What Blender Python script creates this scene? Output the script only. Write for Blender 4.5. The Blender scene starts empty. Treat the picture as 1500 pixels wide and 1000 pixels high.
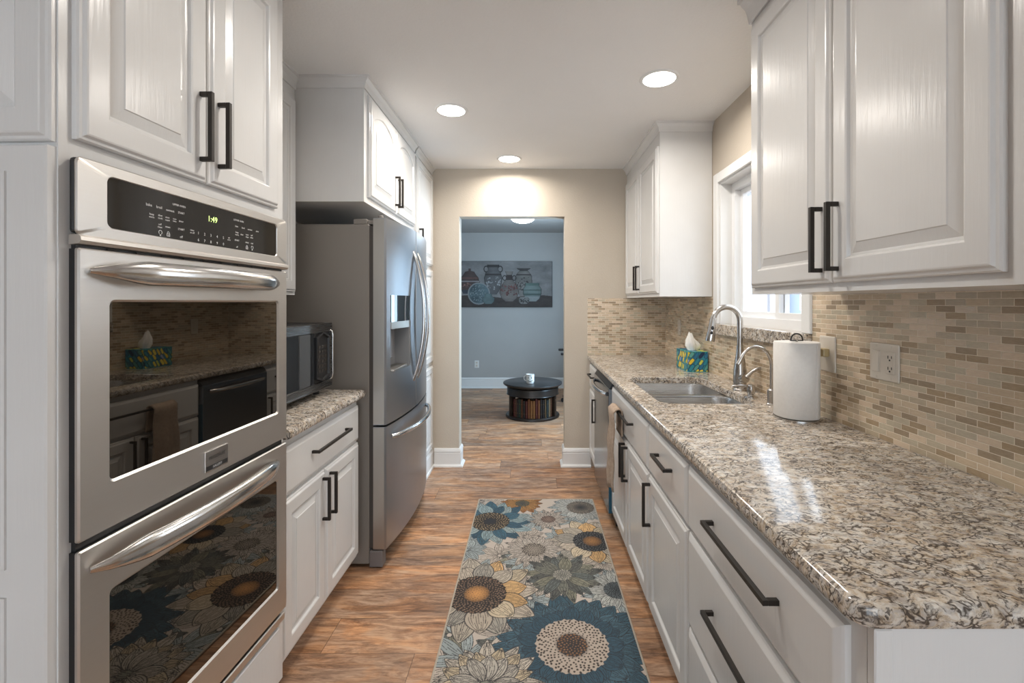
import bpy, bmesh, math, random
import numpy as np
from mathutils import Vector

PI = math.pi
H = 1.346                      # camera height
CEIL = 2.446
S = bpy.context.scene
COL = S.collection

# ------------------------------------------------------------------ camera
cam = bpy.data.cameras.new('camera')
cam.sensor_width = 36
cam.lens = 670 / 1500 * 36
cam.shift_x = -(778 - 750) / 1500
cam.shift_y = -(500 - 443) / 1500
cam.clip_start = 0.02
cam_o = bpy.data.objects.new('camera', cam)
cam_o.location = (0, 0, H)
cam_o.rotation_euler = (PI / 2, 0, 0)
COL.objects.link(cam_o)
S.camera = cam_o

# ------------------------------------------------------------------ view + world
S.view_settings.view_transform = 'Standard'
S.view_settings.look = 'None'
S.view_settings.gamma = 1
S.view_settings.use_curve_mapping = False
S.view_settings.exposure = 0.34
w = bpy.data.worlds.new('sky')
S.world = w
w.use_nodes = True
w.node_tree.nodes['Background'].inputs[0].default_value = (0.80, 0.90, 1.0, 1)
w.node_tree.nodes['Background'].inputs[1].default_value = 3.2
try:
    S.cycles.use_denoising = True
    S.cycles.max_bounces = 10
    S.cycles.diffuse_bounces = 6
    S.cycles.glossy_bounces = 5
    S.cycles.sample_clamp_indirect = 6
except Exception:
    pass


def area(name, loc, rot, sx, sy, power, color, shape='RECTANGLE', spread=PI):
    l = bpy.data.lights.new(name, 'AREA')
    l.shape = shape
    l.size = sx
    if shape == 'RECTANGLE':
        l.size_y = sy
    l.energy = power
    l.color = color
    l.spread = spread
    o = bpy.data.objects.new(name, l)
    o.location = loc
    o.rotation_euler = rot
    COL.objects.link(o)
    return o


WARM = (1.0, 0.935, 0.855)
# fill light at added glass doors behind the camera; daylight through the side windows of the far room and the sink window
area('fill_light_behind', (0.2, -3.62, 1.10), (PI / 2, 0, 0), 3.4, 2.0, 14, (0.80, 0.93, 1.0))
area('daylight_far_room', (1.30, 4.95, 1.35), (PI / 2, 0, PI / 2), 1.2, 1.1, 78, (0.50, 0.76, 1.0))
area('daylight_sink_window', (1.60, 2.27, 1.75), (PI / 2, 0, PI / 2), 0.9, 0.9, 5, (0.88, 0.95, 1.0))
CANS = [(-0.457, 2.617), (0.63, 2.248), (-0.167, 3.50), (-0.07, 1.42), (0.0, -1.2), (-1.5, -1.2), (1.6, -1.2)]
CAN_POWER = 7.6


# ------------------------------------------------------------------ node helpers
class N:
    def __init__(s, name):
        s.m = bpy.data.materials.new(name)
        s.m.use_nodes = True
        s.t = s.m.node_tree
        s.p = s.t.nodes['Principled BSDF']
        s.out = s.t.nodes['Material Output']

    def n(s, typ, **kw):
        x = s.t.nodes.new(typ)
        for k, v in kw.items():
            setattr(x, k, v)
        return x

    def l(s, a, b):
        s.t.links.new(a, b)

    def set(s, **kw):
        for k, v in kw.items():
            k = k.replace('_', ' ').title() if k not in ('IOR',) else k
            s.p.inputs[k].default_value = v
        return s

    def val(s, sock, v):
        if isinstance(v, (int, float, tuple, list)):
            sock.default_value = v
        else:
            s.l(v, sock)

    def math(s, op, a, b=0.0, c=0.0):
        x = s.n('ShaderNodeMath', operation=op)
        s.val(x.inputs[0], a)
        s.val(x.inputs[1], b)
        s.val(x.inputs[2], c)
        return x.outputs[0]

    def comb(s, a, b, c=0.0):
        x = s.n('ShaderNodeCombineXYZ')
        s.val(x.inputs[0], a)
        s.val(x.inputs[1], b)
        s.val(x.inputs[2], c)
        return x.outputs[0]

    def pos(s):
        g = s.n('ShaderNodeNewGeometry')
        sp = s.n('ShaderNodeSeparateXYZ')
        s.l(g.outputs['Position'], sp.inputs[0])
        return g.outputs['Position'], sp.outputs[0], sp.outputs[1], sp.outputs[2]

    def noise(s, vec, scale, detail=4, rough=0.5, dist=0.0):
        x = s.n('ShaderNodeTexNoise')
        s.l(vec, x.inputs['Vector'])
        x.inputs['Scale'].default_value = scale
        x.inputs['Detail'].default_value = detail
        x.inputs['Roughness'].default_value = rough
        x.inputs['Distortion'].default_value = dist
        return x.outputs['Fac']

    def ramp(s, fac, stops, interp='LINEAR'):
        x = s.n('ShaderNodeValToRGB')
        x.color_ramp.interpolation = interp
        e = x.color_ramp.elements
        while len(e) < len(stops):
            e.new(0.5)
        for i, (p, c) in enumerate(stops):
            e[i].position = p
            e[i].color = tuple(c) + (1,) if len(c) == 3 else c
        s.l(fac, x.inputs[0])
        return x.outputs[0]

    def mix(s, fac, a, b, mode='MIX'):
        x = s.n('ShaderNodeMix', data_type='RGBA', blend_type=mode)
        s.val(x.inputs[0], fac)
        for so, v in ((x.inputs[6], a), (x.inputs[7], b)):
            if isinstance(v, (tuple, list)):
                so.default_value = tuple(v) + (1,)
            else:
                s.l(v, so)
        return x.outputs[2]

    def bump(s, h, strength, dist=0.01):
        x = s.n('ShaderNodeBump')
        x.inputs['Strength'].default_value = strength
        x.inputs['Distance'].default_value = dist
        s.l(h, x.inputs['Height'])
        s.l(x.outputs[0], s.p.inputs['Normal'])
        return s

    def scaled(s, vec, sx, sy, sz):
        x = s.n('ShaderNodeMapping')
        x.inputs['Scale'].default_value = (sx, sy, sz)
        s.l(vec, x.inputs[0])
        return x.outputs[0]


def plain(name, col, rough=0.5, metal=0.0, **kw):
    a = N(name)
    a.p.inputs['Base Color'].default_value = tuple(col) + (1,)
    a.p.inputs['Roughness'].default_value = rough
    a.p.inputs['Metallic'].default_value = metal
    for k, v in kw.items():
        a.p.inputs[k.replace('_', ' ')].default_value = v
    return a.m


def emit(name, col, strength):
    a = N(name)
    a.p.inputs['Base Color'].default_value = (0.8, 0.8, 0.8, 1)
    a.p.inputs['Emission Color'].default_value = tuple(col) + (1,)
    a.p.inputs['Emission Strength'].default_value = strength
    return a.m


def m_paint():
    a = N('white_cabinet_paint')
    P, x, y, z = a.pos()
    v = a.scaled(P, 90, 90, 7)
    h = a.noise(v, 1.0, 3, 0.6)
    h2 = a.noise(P, 5.0, 2, 0.5)
    a.l(a.ramp(h2, [(0.3, (0.64, 0.635, 0.625)), (0.7, (0.67, 0.665, 0.655))]), a.p.inputs['Base Color'])
    a.p.inputs['Roughness'].default_value = 0.24
    a.bump(h, 0.12, 0.004)
    return a.m


def m_wall(name, c0, c1, bump=0.35, scale=120):
    a = N(name)
    P, x, y, z = a.pos()
    h = a.noise(P, scale, 3, 0.6)
    a.l(a.ramp(a.noise(P, 2.5, 3), [(0.3, c0), (0.7, c1)]), a.p.inputs['Base Color'])
    a.p.inputs['Roughness'].default_value = 0.7
    a.bump(h, bump, 0.004)
    return a.m


def m_steel(name, col, rough, axis='y', amp=0.10):
    a = N(name)
    P, x, y, z = a.pos()
    sc = {'y': (300, 3, 300), 'z': (300, 300, 3), 'x': (3, 300, 300)}[axis]
    n = a.noise(a.scaled(P, *sc), 1.0, 3, 0.6)
    a.p.inputs['Base Color'].default_value = tuple(col) + (1,)
    a.p.inputs['Metallic'].default_value = 1.0
    r = a.n('ShaderNodeMapRange')
    r.inputs['From Min'].default_value = 0.3
    r.inputs['From Max'].default_value = 0.7
    r.inputs['To Min'].default_value = rough
    r.inputs['To Max'].default_value = rough + amp
    a.l(n, r.inputs[0])
    a.l(r.outputs[0], a.p.inputs['Roughness'])
    a.bump(n, 0.04, 0.001)
    return a.m


def m_granite():
    a = N('speckled_granite')
    P, x, y, z = a.pos()
    w1 = a.n('ShaderNodeTexNoise')
    a.l(P, w1.inputs['Vector'])
    w1.inputs['Scale'].default_value = 26
    w1.inputs['Detail'].default_value = 3
    off = a.n('ShaderNodeVectorMath', operation='SCALE')
    a.l(w1.outputs['Color'], off.inputs[0])
    off.inputs['Scale'].default_value = 0.05
    ad = a.n('ShaderNodeVectorMath', operation='ADD')
    a.l(P, ad.inputs[0])
    a.l(off.outputs[0], ad.inputs[1])
    Q = a.scaled(ad.outputs[0], 0.62, 1.15, 1.0)
    rot = a.n('ShaderNodeVectorRotate')
    a.l(Q, rot.inputs[0])
    rot.inputs['Angle'].default_value = 0.0
    Q = rot.outputs[0]
    base = a.ramp(a.noise(Q, 56, 5, 0.65), [(0.30, (0.24, 0.185, 0.135)), (0.39, (0.46, 0.37, 0.27)), (0.47, (0.62, 0.54, 0.44)),
                                            (0.60, (0.74, 0.71, 0.655)), (0.78, (0.56, 0.56, 0.56))])
    tone = a.ramp(a.noise(P, 7, 4, 0.6), [(0.35, (0.78, 0.74, 0.70)), (0.6, (1.0, 1.0, 1.0))])
    base = a.mix(1.0, base, tone, 'MULTIPLY')
    grey = a.ramp(a.noise(Q, 75, 4, 0.6), [(0.47, (0, 0, 0)), (0.60, (1, 1, 1))])
    base = a.mix(a.math('MULTIPLY', grey, 0.6), base, (0.34, 0.32, 0.31))
    vo = a.n('ShaderNodeTexVoronoi', feature='DISTANCE_TO_EDGE')
    a.l(Q, vo.inputs['Vector'])
    vo.inputs['Scale'].default_value = 82
    line = a.ramp(vo.outputs['Distance'], [(0.05, (1, 1, 1)), (0.17, (0, 0, 0))])
    msk = a.ramp(a.noise(Q, 40, 5, 0.75), [(0.45, (0, 0, 0)), (0.54, (1, 1, 1))])
    dk = a.math('MULTIPLY', line, msk)
    sp = a.ramp(a.noise(Q, 95, 4, 0.7), [(0.57, (0, 0, 0)), (0.63, (1, 1, 1))])
    dk = a.math('MAXIMUM', dk, a.math('MULTIPLY', sp, 0.9))
    c = a.mix(a.math('MULTIPLY', dk, 0.90), base, (0.045, 0.034, 0.028))
    a.l(c, a.p.inputs['Base Color'])
    a.p.inputs['Roughness'].default_value = 0.10
    return a.m


def m_tile(name, axis):
    a = N(name)
    P, x, y, z = a.pos()
    u = y if axis == 'y' else x
    TW, TH, G = 0.058, 0.0176, 0.0019
    row = a.math('FLOOR', a.math('DIVIDE', z, TH))
    wn0 = a.n('ShaderNodeTexWhiteNoise', noise_dimensions='1D')
    a.l(row, wn0.inputs['W'])
    off = a.math('MULTIPLY', a.math('MODULO', row, 2.0), 0.5)
    uu = a.math('ADD', a.math('DIVIDE', u, TW), off)
    col = a.math('FLOOR', uu)
    fu = a.math('MULTIPLY', a.math('FRACT', uu), TW)
    fv = a.math('MULTIPLY', a.math('FRACT', a.math('DIVIDE', z, TH)), TH)
    gu = a.math('MINIMUM', fu, a.math('SUBTRACT', TW, fu))
    gv = a.math('MINIMUM', fv, a.math('SUBTRACT', TH, fv))
    g = a.math('MINIMUM', gu, gv)
    wn = a.n('ShaderNodeTexWhiteNoise', noise_dimensions='2D')
    a.l(a.comb(row, col), wn.inputs['Vector'])
    c = a.ramp(wn.outputs['Value'], [(0.0, (0.42, 0.345, 0.265)), (0.20, (0.48, 0.40, 0.325)), (0.36, (0.30, 0.260, 0.200)),
                                     (0.52, (0.34, 0.315, 0.255)), (0.66, (0.225, 0.165, 0.10)), (0.80, (0.38, 0.32, 0.25)),
                                     (0.90, (0.19, 0.145, 0.10))], 'CONSTANT')
    c = a.mix(0.25, c, a.ramp(a.noise(a.scaled(P, 60, 60, 260), 1.0, 4, 0.6), [(0.3, (0.26, 0.225, 0.18)), (0.7, (0.47, 0.42, 0.35))]))
    mort = a.math('LESS_THAN', g, G * 0.5)
    c = a.mix(1.0, c, (1.42, 1.335, 1.21), 'MULTIPLY')
    c = a.mix(mort, c, (0.74, 0.65, 0.53))
    a.l(c, a.p.inputs['Base Color'])
    r = a.math('ADD', a.math('MULTIPLY', mort, 0.4), a.math('MULTIPLY', wn.outputs['Value'], 0.25))
    a.l(a.math('ADD', r, 0.20), a.p.inputs['Roughness'])
    a.bump(a.math('MINIMUM', g, 0.0016), 0.6, 0.8)
    return a.m


def m_floor():
    a = N('rustic_oak_planks')
    P, x, y, z = a.pos()
    W, L = 0.196, 1.22
    v = a.math('DIVIDE', a.math('ADD', y, -2.147 + 0.196 * 60), W)
    row = a.math('FLOOR', v)
    wn = a.n('ShaderNodeTexWhiteNoise', noise_dimensions='1D')
    a.l(row, wn.inputs['W'])
    uu = a.math('ADD', a.math('DIVIDE', a.math('ADD', x, 40.0), L), wn.outputs['Value'])
    col = a.math('FLOOR', uu)
    w2 = a.n('ShaderNodeTexWhiteNoise', noise_dimensions='2D')
    a.l(a.comb(row, col), w2.inputs['Vector'])
    rnd = w2.outputs['Value']
    shift = a.math('MULTIPLY', rnd, 37.0)
    vec = a.comb(a.math('ADD', x, shift), y, shift)
    g1 = a.noise(a.scaled(vec, 5.0, 30, 1), 1.0, 9, 0.74, 0.9)
    g2 = a.noise(a.scaled(vec, 22, 190, 1), 1.0, 5, 0.65, 0.5)
    g3 = a.noise(a.scaled(vec, 2.6, 9, 1), 1.0, 3, 0.55, 1.0)
    f = a.math('ADD', a.math('MULTIPLY', g1, 0.62), a.math('ADD', a.math('MULTIPLY', g2, 0.18), a.math('MULTIPLY', g3, 0.20)))
    c = a.ramp(f, [(0.33, (0.060, 0.036, 0.026)), (0.41, (0.150, 0.092, 0.062)), (0.49, (0.285, 0.180, 0.120)),
                   (0.56, (0.42, 0.290, 0.205)), (0.66, (0.48, 0.375, 0.295))])
    tint = a.ramp(rnd, [(0.0, (1.12, 0.98, 0.84)), (0.25, (0.90, 0.88, 0.86)), (0.5, (1.22, 1.12, 1.0)), (0.75, (0.78, 0.75, 0.73)), (1.0, (1.15, 1.02, 0.90))])
    hue = a.ramp(a.noise(a.scaled(vec, 3.5, 12, 1), 1.0, 3, 0.6, 0.6), [(0.42, (0.98, 1.0, 1.04)), (0.62, (1.17, 1.0, 0.82))])
    c = a.mix(1.0, c, hue, 'MULTIPLY')
    c = a.mix(1.0, c, tint, 'MULTIPLY')
    c = a.mix(1.0, c, (1.22, 1.22, 1.19), 'MULTIPLY')
    fy = a.math('FRACT', v)
    fx = a.math('FRACT', uu)
    ey = a.math('MULTIPLY', a.math('MINIMUM', fy, a.math('SUBTRACT', 1.0, fy)), W)
    ex = a.math('MULTIPLY', a.math('MINIMUM', fx, a.math('SUBTRACT', 1.0, fx)), L)
    e = a.math('MINIMUM', ex, ey)
    seam = a.math('LESS_THAN', e, 0.0013)
    c = a.mix(a.math('MULTIPLY', seam, 0.7), c, (0.05, 0.03, 0.02))
    a.l(c, a.p.inputs['Base Color'])
    a.l(a.math('ADD', 0.30, a.math('MULTIPLY', g2, 0.22)), a.p.inputs['Roughness'])
    a.bump(a.math('ADD', g1, a.math('MULTIPLY', g2, 0.5)), 0.12, 0.004)
    return a.m


def m_vcol(name, rough=0.9, bump=0.0, scale=500, sheen=0.0):
    a = N(name)
    c = a.n('ShaderNodeVertexColor', layer_name='paint')
    a.l(c.outputs['Color'], a.p.inputs['Base Color'])
    a.p.inputs['Roughness'].default_value = rough
    if bump:
        P, x, y, z = a.pos()
        a.bump(a.noise(P, scale, 2, 0.5), bump, 0.003)
    return a.m


def m_fabric(name, c0, c1, scale=60, rough=0.95):
    a = N(name)
    P, x, y, z = a.pos()
    a.l(a.ramp(a.noise(P, scale, 4, 0.6), [(0.3, c0), (0.7, c1)]), a.p.inputs['Base Color'])
    a.p.inputs['Roughness'].default_value = rough
    a.bump(a.noise(P, scale * 8, 2, 0.6), 0.5, 0.003)
    return a.m


def m_wood(name, c0, c1, rough=0.35, axis=(4, 4, 40)):
    a = N(name)
    P, x, y, z = a.pos()
    a.l(a.ramp(a.noise(a.scaled(P, *axis), 1.0, 5, 0.6, 0.5), [(0.3, c0), (0.7, c1)]), a.p.inputs['Base Color'])
    a.p.inputs['Roughness'].default_value = rough
    return a.m


M = {}
M['paint'] = m_paint()
M['trimwhite'] = plain('white_trim_enamel', (0.74, 0.74, 0.73), 0.35)
M['vinyl'] = plain('white_window_vinyl', (0.80, 0.81, 0.82), 0.35)
M['beige'] = m_wall('beige_textured_wall', (0.50, 0.440, 0.365), (0.53, 0.468, 0.39))
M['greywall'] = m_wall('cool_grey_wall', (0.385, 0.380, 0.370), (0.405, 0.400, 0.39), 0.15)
M['ceil'] = m_wall('white_textured_ceiling', (0.80, 0.795, 0.785), (0.82, 0.815, 0.805), 0.5, 90)
M['floor'] = m_floor()
M['granite'] = m_granite()
M['tile_y'] = m_tile('mosaic_brick_tile', 'y')
M['tile_x'] = m_tile('mosaic_brick_tile_return', 'x')
M['bronze'] = plain('dark_bronze_metal', (0.035, 0.030, 0.026), 0.42, 0.6)
M['steel_oven'] = m_steel('brushed_oven_steel', (0.60, 0.575, 0.545), 0.34, 'y')
M['steel_bright'] = m_steel('polished_handle_steel', (0.62, 0.61, 0.60), 0.16, 'y', 0.05)
M['steel_fridge'] = m_steel('brushed_fridge_steel', (0.36, 0.375, 0.40), 0.30, 'z', 0.06)
M['steel_edge'] = m_steel('brushed_door_edge_steel', (0.42, 0.40, 0.37), 0.35, 'z', 0.06)
M['steel_sink'] = m_steel('brushed_sink_steel', (0.52, 0.52, 0.52), 0.24, 'x', 0.1)
M['nickel'] = plain('brushed_nickel', (0.52, 0.50, 0.48), 0.24, 1.0)
M['fridge_side'] = m_wall('grey_brown_fridge_enamel', (0.20, 0.180, 0.160), (0.21, 0.190, 0.170), 0.15, 400)
M['fridge_side'].node_tree.nodes['Principled BSDF'].inputs['Roughness'].default_value = 0.45
M['black'] = plain('black_plastic', (0.012, 0.012, 0.013), 0.4)
M['gasket'] = plain('dark_brown_gasket', (0.05, 0.042, 0.036), 0.6)
M['greyplastic'] = plain('grey_dispenser_plastic', (0.20, 0.20, 0.205), 0.4)
M['foot'] = plain('grey_foot_plastic', (0.16, 0.145, 0.14), 0.5)
M['darkglass'] = plain('black_oven_glass', (0.006, 0.005, 0.004), 0.015, 0.0, IOR=1.85, Specular_Tint=(1.0, 0.88, 0.74, 1))
M['panelglass'] = plain('black_control_glass', (0.010, 0.008, 0.006), 0.06, 0.0, IOR=1.45)
M['microglass'] = plain('black_microwave_glass', (0.02, 0.022, 0.025), 0.03, 0.0, IOR=1.7)
M['micro_steel'] = m_steel('dark_microwave_steel', (0.16, 0.16, 0.16), 0.22, 'y')
M['dw_steel'] = m_steel('dark_dishwasher_steel', (0.27, 0.31, 0.36), 0.16, 'z', 0.05)
M['bluefilm'] = plain('blue_protective_film', (0.015, 0.085, 0.14), 0.3)
M['bluegloss'] = plain('dispenser_glass', (0.02, 0.03, 0.04), 0.05, 0.0, IOR=1.8)
M['print'] = emit('white_printed_legend', (0.8, 0.8, 0.78), 0.0)
M['digits'] = emit('green_clock_digits', (0.55, 1.0, 0.02), 1.6)
M['lamp'] = emit('lit_lamp_diffuser', (1.0, 0.95, 0.88), 9.0)
M['lamp2'] = emit('lit_dome_diffuser', (0.92, 0.97, 1.0), 5.0)
M['plate'] = plain('light_almond_plastic', (0.60, 0.545, 0.47), 0.35)
M['whiteplate'] = plain('white_outlet_plastic', (0.72, 0.72, 0.70), 0.4)
M['slot'] = plain('outlet_slot', (0.02, 0.02, 0.02), 0.6)
M['amber'] = plain('translucent_amber_plastic', (0.42, 0.32, 0.16), 0.35)
M['paper'] = m_fabric('white_paper_towel', (0.76, 0.74, 0.71), (0.80, 0.78, 0.75), 90)
M['tissue'] = plain('white_tissue', (0.80, 0.79, 0.76), 0.9, Subsurface_Weight=0.0)
M['towel'] = m_fabric('tan_towel', (0.34, 0.25, 0.185), (0.46, 0.36, 0.28), 70)
M['paint_print'] = m_vcol('woven_rug_print', 0.95, 0.6, 420)
M['canvas'] = m_vcol('painted_canvas', 0.75, 0.3, 300)
M['boxprint'] = m_vcol('tissue_box_print', 0.5)
M['rugedge'] = m_fabric('beige_rug_binding', (0.42, 0.37, 0.30), (0.48, 0.42, 0.35), 200)
M['tablewood'] = m_wood('dark_espresso_wood', (0.010, 0.008, 0.007), (0.028, 0.018, 0.013), 0.28)
M['tabletop'] = m_wood('dark_worn_tabletop', (0.020, 0.019, 0.020), (0.040, 0.037, 0.036), 0.30)
M['mug'] = plain('white_glazed_ceramic', (0.78, 0.77, 0.74), 0.2)
M['mugprint'] = plain('black_mug_print', (0.03, 0.03, 0.03), 0.4)
M['mesh'] = plain('black_chair_mesh', (0.02, 0.021, 0.023), 0.7)
M['stucco'] = m_wall('pale_stucco', (0.72, 0.72, 0.74), (0.80, 0.80, 0.82), 0.4, 60)
M['curtain'] = plain('blue_grey_window_glass', (0.30, 0.36, 0.46), 0.3)
M['siding'] = plain('grey_siding', (0.42, 0.42, 0.44), 0.8)
gl = N('clear_glass')
gl.p.inputs['Transmission Weight'].default_value = 1.0
gl.p.inputs['Roughness'].default_value = 0.0
gl.p.inputs['IOR'].default_value = 1.05
gl.p.inputs['Base Color'].default_value = (0.97, 0.98, 1, 1)
M['glass'] = gl.m


# ------------------------------------------------------------------ geometry helpers
class F:
    """local frame: origin, U (right), V (up), W (out of the face)"""
    def __init__(s, o, U, V, W):
        s.o, s.U, s.V, s.W = Vector(o), Vector(U), Vector(V), Vector(W)

    def __call__(s, u, v, w=0.0):
        return s.o + s.U * u + s.V * v + s.W * w


def FL(x, y, z):   # a face looking to +X (cabinets on the left); right = +Y
    return F((x, y, z), (0, 1, 0), (0, 0, 1), (1, 0, 0))


def FR(x, y, z):   # a face looking to -X (cabinets on the right); right = -Y
    return F((x, y, z), (0, -1, 0), (0, 0, 1), (-1, 0, 0))


def FN(x, y, z):   # a face looking to -Y, right = +X
    return F((x, y, z), (1, 0, 0), (0, 0, 1), (0, -1, 0))


def rrect(u0, u1, v0, v1, r, k=5):
    pts = []
    for cu, cv, a0 in ((u0 + r, v0 + r, PI), (u1 - r, v0 + r, 1.5 * PI), (u1 - r, v1 - r, 0), (u0 + r, v1 - r, 0.5 * PI)):
        for i in range(k):
            a = a0 + (PI / 2) * i / max(1, k - 1)
            pts.append((cu + r * math.cos(a), cv + r * math.sin(a)))
    return pts


class B:
    def __init__(s):
        s.bm = bmesh.new()

    def face(s, pts):
        return s.bm.faces.new([s.bm.verts.new(p) for p in pts])

    def box(s, x0, x1, y0, y1, z0, z1, bev=0.0, seg=2):
        x0, x1 = min(x0, x1), max(x0, x1)
        y0, y1 = min(y0, y1), max(y0, y1)
        z0, z1 = min(z0, z1), max(z0, z1)
        v = [s.bm.verts.new((x, y, z)) for x in (x0, x1) for y in (y0, y1) for z in (z0, z1)]
        fs = [s.bm.faces.new([v[i] for i in q]) for q in
              ((0, 1, 3, 2), (4, 6, 7, 5), (0, 4, 5, 1), (2, 3, 7, 6), (0, 2, 6, 4), (1, 5, 7, 3))]
        if bev > 0:
            ed = set(e for f in fs for e in f.edges)
            bmesh.ops.bevel(s.bm, geom=list(ed), offset=bev, segments=seg, affect='EDGES', profile=0.5)
        return s

    def loft(s, loops, cap0=True, cap1=True, closed=True, wrap=False):
        vs = [[s.bm.verts.new(p) for p in lp] for lp in loops]
        n = len(vs[0])
        rng = range(len(vs)) if wrap else range(len(vs) - 1)
        for i in rng:
            a, b = vs[i], vs[(i + 1) % len(vs)]
            for j in range(n if closed else n - 1):
                q = [a[j], a[(j + 1) % n], b[(j + 1) % n], b[j]]
                try:
                    s.bm.faces.new(q)
                except ValueError:
                    pass
        if cap0 and not wrap:
            s.bm.faces.new(list(reversed(vs[0])))
        if cap1 and not wrap:
            s.bm.faces.new(vs[-1])
        return s

    def tube(s, pts, r, n=12, cap=True, up=(0, 0, 1)):
        """r: number, list of numbers or list of (ra, rb); ra along side, rb along up"""
        pts = [Vector(p) for p in pts]
        loops = []
        for i, p in enumerate(pts):
            t = (pts[min(i + 1, len(pts) - 1)] - pts[max(i - 1, 0)]).normalized()
            U = Vector(up)
            if abs(t.dot(U)) > 0.98:
                U = Vector((0, 1, 0)) if abs(t.y) < 0.9 else Vector((1, 0, 0))
            side = t.cross(U).normalized()
            upv = side.cross(t).normalized()
            rr = r[i] if isinstance(r, list) else r
            ra, rb = rr if isinstance(rr, tuple) else (rr, rr)
            loops.append([p + side * (ra * math.cos(2 * PI * k / n)) + upv * (rb * math.sin(2 * PI * k / n)) for k in range(n)])
        return s.loft(loops, cap, cap)

    def arc_tube(s, pts, r, n=12, up=(0, 1, 0)):
        """tube with parallel frames for paths in one plane with normal `up`"""
        pts = [Vector(p) for p in pts]
        U = Vector(up)
        loops = []
        for i, p in enumerate(pts):
            t = (pts[min(i + 1, len(pts) - 1)] - pts[max(i - 1, 0)]).normalized()
            side = t.cross(U).normalized()
            rr = r[i] if isinstance(r, list) else r
            loops.append([p + side * (rr * math.cos(2 * PI * k / n)) + U * (rr * math.sin(2 * PI * k / n)) for k in range(n)])
        return s.loft(loops)

    def lathe(s, prof, c, n=32, cap0=True, cap1=True):
        cx, cy, cz = c
        return s.loft([[Vector((cx + r * math.cos(2 * PI * k / n), cy + r * math.sin(2 * PI * k / n), cz + z)) for k in range(n)]
                       for r, z in prof], cap0, cap1)

    def prism(s, poly, z0, z1):
        return s.loft([[Vector((x, y, z)) for x, y in poly] for z in (z0, z1)])

    def sphere(s, c, r, n=16, m=10, sc=(1, 1, 1)):
        c = Vector(c)
        loops = [[c + Vector((sc[0] * r * math.sin(PI * (i + .02) / (m + .04)) * math.cos(2 * PI * k / n),
                              sc[1] * r * math.sin(PI * (i + .02) / (m + .04)) * math.sin(2 * PI * k / n),
                              sc[2] * r * math.cos(PI * (i + .02) / (m + .04)))) for k in range(n)] for i in range(m + 1)]
        return s.loft(loops)

    def build(s, name, mat, parent=None, smooth=False, angle=35):
        bmesh.ops.recalc_face_normals(s.bm, faces=s.bm.faces)
        me = bpy.data.meshes.new(name)
        root = parent
        while root is not None and root.parent is not None:
            root = root.parent
        if root is not None:
            bmesh.ops.translate(s.bm, verts=s.bm.verts, vec=-root.location)
        s.bm.to_mesh(me)
        s.bm.free()
        me.materials.append(M[mat] if isinstance(mat, str) else mat)
        if smooth:
            me.polygons.foreach_set('use_smooth', [True] * len(me.polygons))
            me.set_sharp_from_angle(angle=math.radians(angle))
        o = bpy.data.objects.new(name, me)
        COL.objects.link(o)
        if parent is not None:
            o.parent = parent
        return o


def thing(name, label, cat, loc=(0, 0, 0), group=None):
    o = bpy.data.objects.new(name, None)
    o.empty_display_size = 0.05
    o.location = loc
    COL.objects.link(o)
    o['label'] = label
    o['category'] = cat
    if group:
        o['group'] = group
    return o


def tag(o, label, cat, group=None):
    o['label'] = label
    o['category'] = cat
    if group:
        o['group'] = group
    return o


def struct(name, b, mat, label=None, smooth=False, parent=None):
    o = b.build(name, mat, parent, smooth)
    if parent is None:
        o['kind'] = 'structure'
        if label:
            o['label'] = label
    return o


def door_mesh(fr, wd, ht, t=0.019, style='raised', rail=0.056, k=12):
    """raised panel door, slab drawer front, or raised panel with an arched top rail"""
    if style == 'slab':
        prof = [(0, 0), (0, t - 0.009), (0.004, t - 0.006), (0.014, t - 0.001), (0.017, t)]
    elif style == 'flat':
        prof = [(0, 0), (0, t - 0.003), (0.003, t)]
    else:
        prof = [(0, 0), (0, t - 0.010), (0.003, t - 0.007), (0.008, t - 0.006), (0.012, t - 0.001), (0.015, t),
                (rail, t), (rail + 0.004, t - 0.002), (rail + 0.007, t - 0.009), (rail + 0.013, t - 0.010),
                (rail + 0.036, t - 0.003), (rail + 0.038, t - 0.001)]
    loops = []
    for ins, dp in prof:
        a = 0.0
        if style == 'arch' and ins >= rail:
            a = 0.055
        u0, u1, v0, v1 = ins, wd - ins, ins, ht - ins
        pts = [(u0, v0), (u1, v0)]
        for i in range(k + 1):
            q = i / k
            drop = a * (1 - math.sin(PI * q) ** 0.75) if a else 0.0
            pts.append((u1 + (u0 - u1) * q, v1 - drop))
        loops.append([fr(u, v, dp) for u, v in pts])
    b = B()
    b.loft(loops)
    return b


def door(parent, fr, wd, ht, style='raised', name='door', t=0.019, rail=0.056):
    return door_mesh(fr, wd, ht, t, style, rail, 12 if style == 'arch' else 1).build(name, 'paint', parent)


def pull(parent, fr, L, u, v, vertical=True, t=0.019, th=0.011, out=0.032):
    b = B()
    for (a0, a1, c0, c1, w0, w1) in ((-L / 2, L / 2, -th / 2, th / 2, out - th, out), (-L / 2, -L / 2 + th, -th / 2, th / 2, 0, out - th),
                                     (L / 2 - th, L / 2, -th / 2, th / 2, 0, out - th)):
        if vertical:
            p, q = fr(u + c0, v + a0, t + w0), fr(u + c1, v + a1, t + w1)
        else:
            p, q = fr(u + a0, v + c0, t + w0), fr(u + a1, v + c1, t + w1)
        b.box(p.x, q.x, p.y, q.y, p.z, q.z, 0.0008, 1)
    return b.build('handle', 'bronze', parent)


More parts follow.
